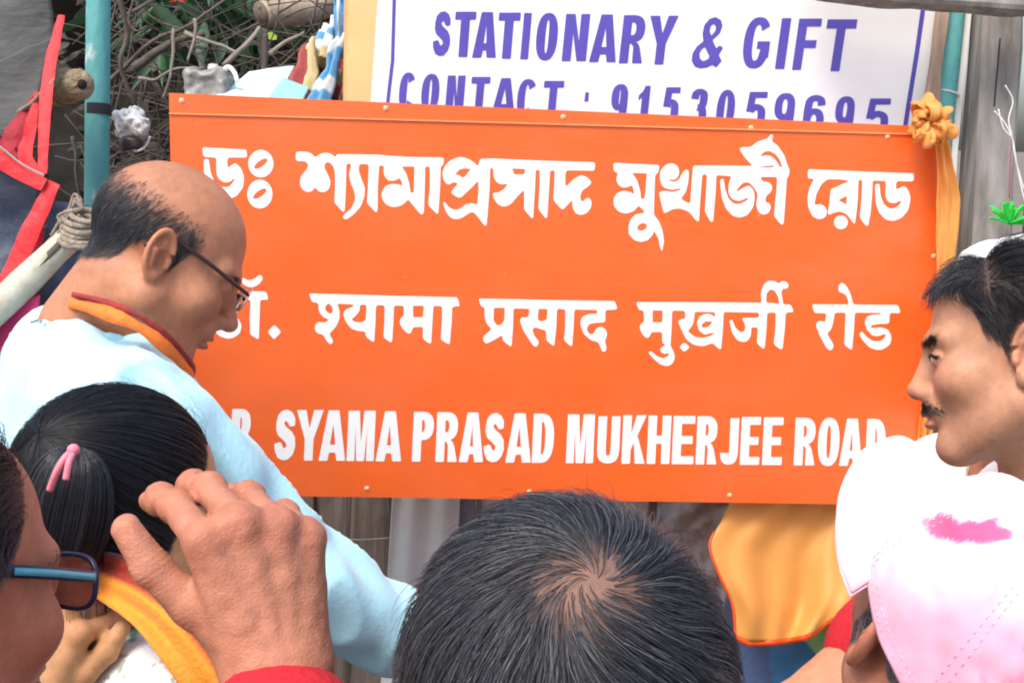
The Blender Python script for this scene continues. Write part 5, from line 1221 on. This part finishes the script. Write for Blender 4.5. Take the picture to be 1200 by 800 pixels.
for k in range(9):
    c = P(82 + rg.normal(0, 8), 250 + rg.normal(0, 8), 1.68); MB().tube(smooth_path([P(97, 245, 1.67), c, P(72 + rg.normal(0, 5), 270 + rg.normal(0, 9), 1.675)], 5), .0022, 6).build("loose_end", mat("jute_end", (.27, .22, .17), .95, .2, 60, .7, 150), t)

# plastic bag, jerrycan, sheets
def crumple(name, ctr, rad, m, parent, seed=1, amp=.25, h=.004, freq=30):
    ctr = np.asarray(ctr); rad = np.asarray(rad)
    f = lambda p: s_ell(p - ctr, (0, 0, 0), rad) + rad.min() * amp * (np.abs(fbm((p - ctr) * freq, 3, seed)) - .3)
    v, F = nets(f, ctr - rad * 1.5 - .01, ctr + rad * 1.5 + .01, h); return mk(name, v, F, m, parent)
t = thing("plastic_bag", "crumpled white plastic bag hanging beside the teal post above the bald head", "plastic bag", P(156, 180, 2.12))
plast = mat("white_plastic", (.80, .78, .74), .4, .06, 60, .3, 60)
crumple("bag_body", P(152, 145, 2.12), (.033, .022, .030), plast, t, 3, .6, .0025, 42)
crumple("bag_knot", P(164, 150, 2.085), (.014, .012, .017), mat("grey_plastic", (.62, .60, .57), .3, .2, 60, .3, 60), t, 5, .7, .003, 60)
crumple("dark_lining", P(152, 168, 2.11), (.026, .014, .014), mat("dark_plastic", (.05, .035, .035), .4, .2, 60), t, 6, .6)
MB().tube(smooth_path([P(150, 172, 2.11), P(160, 177, 2.105), P(170, 172, 2.105), P(176, 160, 2.11)], 6), .0022, 6).build("bag_rim", plast, t)
t = thing("jerrycan", "translucent grey plastic jerrycan with a white handle behind the board's top left", "jerrycan", P(245, 125, 2.1))
def can(p):
    q = (p - P(244, 122, 2.12)) @ np.column_stack([V(1, 0, 0), V(0, -1, 0), V(0, 0, 1)])
    d = np.abs(q - np.array([0, .018, 0])) - np.array([.026, .030, .018]); return np.linalg.norm(np.maximum(d, 0), axis=-1) + np.minimum(d.max(-1), 0) - .012 + .010 * (np.abs(fbm(q * 32, 3, 4)) - .3)
v, F = nets(can, P(244, 122, 2.12) - .1, P(244, 122, 2.12) + .1, .004); mk("can_body", v, F, mat("milky_plastic", (.20, .19, .17), .35, .1, 40, col2=(.48, .47, .44), transl=.25), t)
MB().tube([P(250, 88, 2.11), P(250, 79, 2.11), P(250, 76, 2.11)], [.010, .010, .008], 14).build("cap", mat("can_cap", (.62, .62, .60), .4), t)
MB().tube(smooth_path([P(260, 84, 2.10), P(268, 79, 2.10), P(275, 86, 2.10), P(278, 96, 2.10)], 6), .0045, 8).build("handle", plast, t)
def cloth_quad(c4, nu=24, nv=24, amp=.01, freq=9, seed=1, foldv=0, folda=0.0):
    """A hanging cloth through four picture corners (px, py, depth): tl, tr, br, bl."""
    c = [P(*q) for q in c4]; G = np.zeros((nv, nu, 3)); n = unit(np.cross(c[1] - c[0], c[3] - c[0]))
    for j in range(nv):
        for i in range(nu):
            u, w_ = i / (nu - 1), j / (nv - 1); p = (c[0] * (1 - u) + c[1] * u) * (1 - w_) + (c[3] * (1 - u) + c[2] * u) * w_
            G[j, i] = p + n * (amp * fbm(p * freq, 3, seed) + folda * math.sin(foldv * u * 2 * math.pi + 1.5 * w_))
    return G
palesheet = mat("pale_blue_sheet", srgb(205, 228, 228), .5, .05, 20, .2, 30)
tag(sheet("plastic_sheet", cloth_quad([(292, 84, 2.2), (345, 81, 2.26), (318, 122, 2.06), (238, 124, 2.04)], amp=.006), .002, palesheet), "pale blue white plastic sheet folded over behind the board's top left edge", "sheet")
tag(sheet("tin_sheet", cloth_quad([(332, 92, 2.12), (362, 103, 2.12), (352, 124, 2.06), (310, 122, 2.06)], amp=.002), .003, mat("aqua_tin", srgb(140, 190, 186), .5, .15, 20)), "small aqua sheet lying between the pale sheet and the printed cloth", "sheet")
def stripes(G, pal, axis, seed):
    a, b = G.shape[:2]; C = np.zeros((a, b, 3))
    for j in range(a):
        for i in range(b):
            u = (i / (b - 1) if axis == 0 else j / (a - 1)) + .08 * fbm(G[j, i] * 25, 2, seed); C[j, i] = pal[int(np.clip(u * len(pal), 0, len(pal) - .01))]
    return C
prn = mat("printed_cloth", (0, 0, 0), .7, .1, 40, .2, 90, attr="Col")
blue, red_, wht, tan_ = srgb(90, 150, 190)[:3], srgb(150, 66, 62)[:3], srgb(215, 220, 220)[:3], srgb(190, 170, 120)[:3]
t = thing("printed_cloth", "crumpled printed cloth in blue, white and red hanging left of the orange poster", "cloth", P(375, 120, 2.2))
for c4, pal, ax_, sd in (([(391, -20, 2.22), (408, -20, 2.22), (408, 46, 2.2), (392, 52, 2.2)], [blue, wht, blue, blue], 0, 1), ([(372, 32, 2.25), (394, 20, 2.23), (388, 70, 2.2), (352, 76, 2.2)], [wht, blue, wht, tan_], 1, 2),
                         ([(352, 58, 2.22), (372, 46, 2.2), (366, 106, 2.14), (336, 96, 2.16)], [wht, red_, red_, tan_], 0, 3), ([(392, 52, 2.16), (408, 40, 2.16), (384, 124, 2.1), (352, 124, 2.1)], [wht, blue, blue, wht, blue], 1, 4),
                         ([(386, 62, 2.19), (408, 60, 2.19), (408, 126, 2.12), (376, 126, 2.12)], [red_, tan_, red_, srgb(60, 36, 40)[:3]], 1, 5), ([(366, 60, 2.26), (392, 58, 2.26), (384, 124, 2.2), (348, 124, 2.2)], [tan_, red_, red_, srgb(90, 40, 44)[:3]], 1, 6)):
    G = cloth_quad(c4, 20, 26, .012, 16, sd, 2, .008); sheet("fold", G, .0015, prn, t, stripes(G, pal, ax_, sd))
# poster: plain orange, its printed figure left out
tag(sheet("orange_poster", cloth_quad([(405, -60, 2.10), (462, -60, 2.09), (452, 190, 2.02), (401, 190, 2.03)], 10, 20, .002, 6, 3), .002, mat("poster_orange", srgb(206, 146, 84), .5, .08, 6, col2=srgb(216, 160, 98))), "plain light orange poster strip left of the white banner", "poster")

# tarpaulins on the left
grey_tarp = mat("grey_tarpaulin", (.045, .045, .043), .75, .2, 6, .5, 30, col2=(.105, .105, .10), thr=(.3, .7), stretch=(1, 1, 2))
navy_tarp = mat("navy_tarpaulin", (.018, .028, .055), .5, .2, 9, .5, 20, col2=(.12, .16, .24), thr=(.45, .78))
red_trim = mat("red_binding", srgb(232, 44, 48), .65, .08, 20, .25, 90)
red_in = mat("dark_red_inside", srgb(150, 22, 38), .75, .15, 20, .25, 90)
t = thing("grey_tarpaulin", "worn grey tarpaulin sheet with a bright red edge band, top left corner", "tarpaulin", P(0, 190, 1.78))
sheet("tarp_sheet", cloth_quad([(-120, -60, 1.84), (58, -60, 1.86), (66, 60, 1.84), (-120, 190, 1.74)], 30, 30, .02, 5, 3), .002, grey_tarp, t)
sheet("tarp_flap", cloth_quad([(-120, 120, 1.75), (62, 40, 1.82), (42, 120, 1.79), (-120, 260, 1.72)], 24, 24, .012, 7, 6), .002, grey_tarp, t)
def band(name, pts, hw, d, m, parent, nrm=None, wav=.003, seed=2):
    p = smooth_path([P(x, y, d if len(q) < 1 else q[0]) for x, y, *q in pts], 7); vw = V(0, 0, -1) if nrm is None else nrm
    tn = np.gradient(p, axis=0); tn /= np.linalg.norm(tn, axis=1)[:, None]; sd_ = np.cross(tn, vw); sd_ /= np.linalg.norm(sd_, axis=1)[:, None]
    h = np.interp(np.linspace(0, 1, len(p)), np.linspace(0, 1, len(hw)), hw)
    W = np.linspace(-1, 1, 7); G = p[:, None] + sd_[:, None] * (W[None, :, None] * h[:, None, None]); G = G + vw * (wav * fbm(G * 40, 2, seed))[..., None] + vw * (.0010 * (1 - W ** 2))[None, :, None]
    return sheet(name, G, .0012, m, parent, None, None, False)
band("red_edge", [(72, 18, 1.80), (62, 62, 1.78), (54, 110, 1.75), (51, 160, 1.73), (50, 204, 1.72)], [.005, .0085, .0095, .0075, .0065], 1.75, red_trim, t)
band("red_gusset", [(44, 108, 1.77), (36, 150, 1.755), (30, 182, 1.745), (42, 202, 1.73)], [.003, .009, .012, .008], 1.75, mat("red_gusset", srgb(205, 34, 40), .7, .12, 20, .25, 90), t, None, .004, 4)
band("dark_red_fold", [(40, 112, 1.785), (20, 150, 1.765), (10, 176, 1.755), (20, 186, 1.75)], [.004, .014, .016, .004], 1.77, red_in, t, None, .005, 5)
t = thing("navy_tarpaulin", "dark navy tarpaulin bag with wide red binding along its edges, left edge", "tarpaulin", P(0, 360, 1.72))
sheet("tarp_sheet", cloth_quad([(-120, 150, 1.74), (48, 214, 1.735), (40, 330, 1.74), (-120, 420, 1.74)], 30, 30, .012, 8, 9), .002, navy_tarp, t)
sheet("tarp_side", cloth_quad([(60, 235, 1.80), (104, 240, 1.82), (100, 420, 1.82), (30, 420, 1.80)], 20, 24, .012, 8, 11), .002, navy_tarp, t)
band("red_binding", [(-30, 160, 1.715), (0, 185, 1.712), (25, 202, 1.71), (52, 217, 1.706)], [.013, .014, .012, .009], 1.71, red_trim, t, None, .003, 7)
band("red_binding", [(64, 214, 1.71), (48, 245, 1.708), (30, 285, 1.706), (10, 330, 1.704), (-20, 400, 1.70)], [.009, .0125, .0135, .0145, .015], 1.7, red_trim, t, None, .004, 8)
band("piping", [(0, 172, 1.705), (25, 192, 1.703), (52, 206, 1.70)], [.0012, .0012, .0012], 1.7, mat("grey_piping", (.3, .27, .26), .6), t, None, .001, 3)
band("inner_red_tab", [(48, 262, 1.725), (45, 290, 1.722), (38, 312, 1.72)], [.004, .006, .005], 1.72, mat("magenta_tab", srgb(198, 30, 62), .7, .1, 20), t, None, .002, 9)
tag(sheet("magenta_cloth", cloth_quad([(-10, 372, 1.66), (48, 346, 1.67), (46, 392, 1.66), (-10, 420, 1.65)], 16, 16, .006, 12, 4), .003, mat("magenta_cloth", srgb(178, 34, 88), .8, .12, 30, .3, 120)), "small magenta cloth showing below the leaning bamboo pole", "cloth")

# right of the banner
t = thing("roof_beam", "weathered grey timber beam lying level across the top right", "beam", P(1100, 8, 1.93))
a, b = P(960, -23, 1.925), P(1330, 4, 1.925); e = unit(b - a); up_ = unit(V(0, -1, 0) - V(0, -1, 0).dot(e) * e); ff = np.cross(e, up_)
def timber(name, a, b, hu, hf, m, parent, seed=1, upv=None):
    a, b = np.asarray(a), np.asarray(b); e = unit(b - a); up_ = unit(np.array(upv) - np.dot(upv, e) * e); ff = np.cross(e, up_); k = 30; prof = []
    pr = [(1, .8), (.8, 1), (-.8, 1), (-1, .8), (-1, -.8), (-.8, -1), (.8, -1), (1, -.8)]; vs = []; fs = []
    for i in range(k):
        c = a + (b - a) * i / (k - 1)
        for (x, y) in pr:
            q = c + up_ * hu * x + ff * hf * y; vs.append(q + (up_ * x + ff * y) * .0035 * fbm(q * np.array([14, 14, 14.]), 3, seed))
    n = 8
    for i in range(k - 1):
        for j in range(n): fs.append([i * n + j, i * n + (j + 1) % n, (i + 1) * n + (j + 1) % n, (i + 1) * n + j])
    fs += [list(range(n))[::-1], [(k - 1) * n + j for j in range(n)]]
    return MB().add(np.array(vs), fs).build(name, m, parent, False)
timber("beam_body", a, b, .030, .024, grey_wood, t, 3, V(0, -1, 0))
def plank(name, label, top, bot, d, hw, hd_, m, cat="post", seed=1, pn="shaft"):
    a, b = P(*top, d), P(*bot, d); s = a[2] / (a[2] - b[2]); foot = a + (b - a) * s; foot[2] = 0.0
    t = thing(name, label, cat, foot); timber(pn, a, foot, hw, hd_, m, t, seed, V(1, 0, 0)); return t
plank("timber_post", "thick grey weathered post on the right, a knotted white string hanging on it", (1172, -40), (1155, 300), 2.05, .0345, .03, grey_wood, seed=5)
MBc = MB().tube(smooth_path([P(1172, 45, 2.008), P(1169, 80, 2.008), P(1165, 125, 2.008)], 6), .0014, 6).build("crack", dark_hole, [o for o in bpy.data.objects if o.name.startswith("timber_post")][0])
plank("thin_post", "narrow dark grey wooden pole left of the thick grey post", (1146, -20), (1128, 300), 2.08, .0085, .012, vein((.13, .115, .10), (.26, .23, .20), 6, name="dark_pole"), seed=6)
plank("cane_post", "pale yellowish cane pole between the narrow pole and the thick grey post", (1151, -20), (1139, 300), 2.10, .0072, .007, pale_wood, seed=7)
plank("white_batten", "white painted batten beside the short teal post", (1137, -20), (1117, 180), 2.07, .0062, .008, mat("white_batten", (.72, .72, .68), .6, .08, 12, .2, 40), seed=8)
tt, a, f = post("teal_post", "short teal painted post right of the banner with a white tie round it", (1123, -20), (1101, 180), 2.065, .0215, teal_paint, "post", 20, .01, 0, 12)
c = P(1108, 110, 2.065); dr = unit(f - a); s1 = unit(np.cross(dr, V(0, 0, 1))); s2 = np.cross(dr, s1)
MB().tube([c + .0222 * (math.cos(q) * s1 + math.sin(q) * s2) + dr * .003 * math.cos(q) for q in np.linspace(0, 2 * math.pi, 30)], .0018, 6, False).build("tie", plast, tt)
plank("brown_batten", "brown wooden batten at the banner's right edge", (1109, -20), (1083, 190), 2.03, .0105, .008, vein((.26, .17, .12), (.40, .29, .22), 6, name="brown_batten"), seed=9)
t = thing("string", "knotted white string with a red thread hanging on the thick grey post", "string", P(1190, 200, 1.99))
wstr = mat("white_string", (.7, .7, .68), .8, .1, 60)
for q in ([(1165, 130), (1176, 142), (1186, 160)], [(1178, 100), (1187, 118), (1182, 140), (1186, 160)], [(1170, 128), (1176, 150), (1187, 162)], [(1186, 160), (1190, 185), (1198, 215), (1212, 250)], [(1187, 164), (1193, 200), (1201, 235), (1214, 265)]):
    MB().tube(smooth_path([P(x, y, 1.985) for x, y in q], 6), .0013, 6).build("strand", wstr, t)
MB().tube(smooth_path([P(1186, 162, 1.985), P(1184, 190, 1.985), P(1183, 232, 1.985)], 6), .001, 6).build("red_thread", mat("red_thread", (.35, .05, .09), .8), t)
t = thing("green_tassel", "bright green plastic tassel hanging on a thread at the right edge", "tassel", P(1180, 262, 1.97)); gm = mat("green_plastic", srgb(60, 225, 80), .4, .15, 40, transl=.3); rg = np.random.default_rng(8)
for k in range(46):
    a = rg.normal(0, .75); L = rg.uniform(.025, .042); p0 = P(1183, 262, 1.975); d = V(math.sin(a), -abs(math.cos(a)) , .3 * rg.normal()); sd_ = unit(np.cross(d, V(0, 0, 1)))
    MB().strip(smooth_path([p0, p0 + d * L * .6, p0 + d * L + V(0, .004, 0)], 4), sd_, .0022, np.cross(unit(d), sd_), .0003).build("ribbon", gm, t)
# wall of boards behind everything
t = thing("board_wall", "brown board wall behind and below the orange board", "wall", P(700, 900, 2.22))
xs = [(318, 368), (369, 411), (412, 457), (560, 640), (641, 715), (716, 762), (763, 850), (851, 940), (941, 1030), (1031, 1120), (1121, 1230)]
mats = [vein(*c, 5, .85, .6, (5, 5, .5), f"old_board_{i}" if 0 else "old_board") for i, c in enumerate([((.11, .085, .065), (.24, .19, .15)), ((.14, .11, .09), (.29, .24, .20)), ((.17, .13, .10), (.32, .26, .21))])]
for k, (x0, x1) in enumerate(xs):
    d = 2.24 + .012 * (k % 2); a = P((x0 + x1) / 2, 430, d); b = down(a); hw = (x1 - x0) / 2 / FPX * d - .001
    timber("board", a, b, hw, .009, mats[k % 3], t, 30 + k, V(1, 0, 0))
t = thing("shed_wall", "tall weathered plank wall of a shed beyond the right edge", "wall", (1.55, 2.35, 0))
for k in range(15):
    x = 1.03 + .105 * k; y = 2.30 + .05 * k + .008 * (k % 2); timber("board", (x, y, 2.62 + .05 * math.sin(k * 2.3)), (x, y, 0), .0505, .011, mats[(k * 2) % 3], t, 60 + k, (1, 0, 0))
tag(MB().tube(smooth_path([P(380, 627, 2.215), P(415, 632, 2.212), P(458, 630, 2.215)], 6), .0013, 6).build("string", mat("buff_string", (.5, .42, .36), .8)), "thin buff string stretched across the boards under the orange board", "string")
tag(sheet("white_curtain", cloth_quad([(461, 560, 2.16), (540, 560, 2.16), (528, 830, 2.15), (444, 830, 2.15)], 40, 30, .004, 8, 5, 2.2, .006), .002, mat("white_curtain", (.62, .63, .58), .75, .05, 12, .2, 40)), "white cloth hanging beside the boards, left of the greying head", "cloth")
plank("grey_pole", "dark grey upright strip beside the white hanging cloth", (549, 500), (545, 640), 2.19, .016, .012, mat("slate_grey", (.16, .17, .19), .7, .15, 20), seed=14)
tag(sheet("pale_board", cloth_quad([(563, 555, 2.20), (764, 555, 2.20), (764, 700, 2.20), (563, 700, 2.20)], 30, 16, .003, 6, 5), .003, mat("pale_sheet", (.48, .46, .42), .75, .1, 12, .2, 40)), "pale flat sheet behind the greying head, under the board", "sheet")
tag(sheet("crumpled_sheet", cloth_quad([(768, 560, 2.19), (862, 560, 2.18), (850, 720, 2.16), (758, 720, 2.18)], 40, 40, .022, 20, 8), .0015, mat("grey_polythene", (.36, .36, .34), .35, .15, 20, .3, 50, transl=.15)), "crumpled grey polythene sheet between the greying head and the orange cloth", "sheet")
plank("thin_post", "narrow dark stake right above the greying hair", (766, 540), (764, 660), 2.17, .006, .006, mat("dark_stake", (.13, .10, .085), .8), seed=15)
# painted cloth under the orange cloth
G = cloth_quad([(850, 700, 2.12), (1060, 690, 2.10), (1060, 900, 2.08), (840, 900, 2.10)], 60, 50, .012, 8, 12, 1.5, .008)
C = np.zeros(G.shape); pal = {'b': srgb(58, 120, 168)[:3], 'd': srgb(74, 98, 140)[:3], 'g': srgb(128, 190, 128)[:3]}
for j in range(G.shape[0]):
    for i in range(G.shape[1]):
        x, y, _ = PX(G[j, i]); g_ = (x > 930 + (y - 735) * .9 and y < 790 + (x - 1000) * .1) or x > 1000; C[j, i] = pal['g'] if g_ else (pal['d'] if x < 903 else pal['b'])
tag(sheet("painted_cloth", G, .002, mat("painted_cloth", (0, 0, 0), .75, .08, 40, .25, 120, attr="Col"), None, C), "blue and green printed cloth hanging below the orange satin cloth", "cloth")

# ------------------------------------------------------------------ the orange satin cloth that covered the board
satin = mat("orange_satin", srgb(255, 196, 108), .45, .05, 8, .06, 60, sheen=.15, transl=.5)
hem_m = mat("orange_hem", srgb(244, 88, 24), .5, .06, 20, .1, 60, transl=.2)
t = thing("satin_cloth", "shiny light orange satin cloth knotted at the board's top right corner and hanging below it", "cloth", P(930, 760, 1.95))
L_ = smooth_path([(856, 586, 0), (846, 610, 0), (832, 640, 0), (842, 675, 0), (858, 712, 0), (862, 752, 0)], 8)[:, :2]
R_ = smooth_path([(1060, 588, 0), (1062, 620, 0), (1064, 650, 0), (1060, 680, 0), (1040, 700, 0), (1020, 716, 0)], 8)[:, :2]
nu = 60; nv = len(L_); G = np.zeros((nv, nu, 3))
for j in range(nv):
    for i in range(nu):
        u, w_ = i / (nu - 1), j / (nv - 1); x = L_[j, 0] * (1 - u) + R_[j, 0] * u; y = L_[j, 1] * (1 - u) + R_[j, 1] * u + 12 * math.sin(u * math.pi) * w_ - 10 * w_ * max(0, math.sin((u - .55) * 7)) 
        dd = 2.035 - .05 * w_ - .022 * math.sin(u * 5.5 + 1.2 + w_ * .8) * (.35 + w_) - .012 * math.sin(u * 12 - w_ * 2.2 + 1.5 * math.sin(w_ * 3)) * (.25 + w_) - .004 * math.sin(u * 31 + w_ * 5) - .05 * math.exp(-((u - .78 + .25 * w_) / .12) ** 2) * w_ ** 2
        G[j, i] = P(x, y, dd)
sheet("drape", G, .0012, satin, t)
Hp = G[-1] + (G[-1] - G[-2]) * .3; vw = V(0, -.15, -1); MB().strip(Hp, V(0, 1, 0) * 1.0, .0050, vw, .0009).build("hem", hem_m, t, True, None, "deep orange hem of the cloth")
Hl = G[12:, 0]; MB().strip(Hl, V(1, 0, 0), .0022, vw, .0008).build("hem", hem_m, t)
ribbon_pts = [(1102, 160, 1.90), (1107, 195, 1.885), (1111, 235, 1.895), (1110, 280, 1.905), (1106, 330, 1.92), (1098, 400, 1.95), (1088, 470, 1.97), (1080, 540, 1.99), (1064, 640, 2.01)]
p = smooth_path([P(*q) for q in ribbon_pts], 9); tn = np.gradient(p, axis=0); tn /= np.linalg.norm(tn, axis=1)[:, None]; vw2 = V(0, 0, -1); sd_ = np.cross(tn, vw2); sd_ /= np.linalg.norm(sd_, axis=1)[:, None]
hw = np.interp(np.linspace(0, 1, len(p)), np.linspace(0, 1, 9), [.010, .013, .019, .0175, .012, .013, .012, .012, .015]); W = np.linspace(-1, 1, 25); yy = np.linspace(0, 9, len(p))
G = p[:, None] + sd_[:, None] * (W[None, :, None] * hw[:, None, None]) + vw2 * (.0045 * np.sin(W[None] * 6 + 1.5 * np.sin(yy)[:, None]) * (.5 + .5 * np.cos(yy * .7))[:, None])[..., None] + vw2 * (.003 * fbm(np.stack(np.broadcast_arrays(W[None] * 2.5, yy[:, None] * .9, 0 * yy[:, None]), -1), 2, 8))[..., None]
sheet("ribbon", G, .001, satin, t)
# the rosette knot: loops of the same cloth tied together
kc = P(1086, 147, 1.872); rg = np.random.default_rng(12)
for k in range(22):
    a = k * 2.399 + rg.normal(0, .25); L = rg.uniform(.026, .044) * (1 - .25 * (k % 3 == 0)); el = rg.uniform(.1, .9)
    d = V(math.cos(a) * math.cos(el), math.sin(a) * math.cos(el), -math.sin(el)); sd_ = unit(np.cross(d, V(.3 * rg.normal(), .3 * rg.normal(), -1))); up_ = np.cross(sd_, d); R_ = rg.uniform(.009, .015)
    th = np.linspace(-.45 * math.pi, 1.45 * math.pi, 22); W = np.linspace(-1, 1, 13); hw = rg.uniform(.014, .022)
    G = np.zeros((22, 13, 3)); 
    for i_, q in enumerate(th):
        t_ = (1 + math.sin(q)) / 2; c = kc + d * (L * t_) + up_ * (R_ * math.cos(q) * (.25 + t_))
        for j_, w_ in enumerate(W): G[i_, j_] = c + sd_ * hw * w_ * (.35 + .65 * t_) + up_ * .0035 * math.sin(w_ * 5 + k) * t_ + d * .004 * math.cos(w_ * 4 + k * 2) * t_
    G = G + 0.0045 * np.stack([fbm(G * 55, 2, k), fbm(G * 70, 2, k + 40), fbm(G * 70, 2, k + 80)], -1)
    sheet("knot_loop", G, .0010, satin, t)
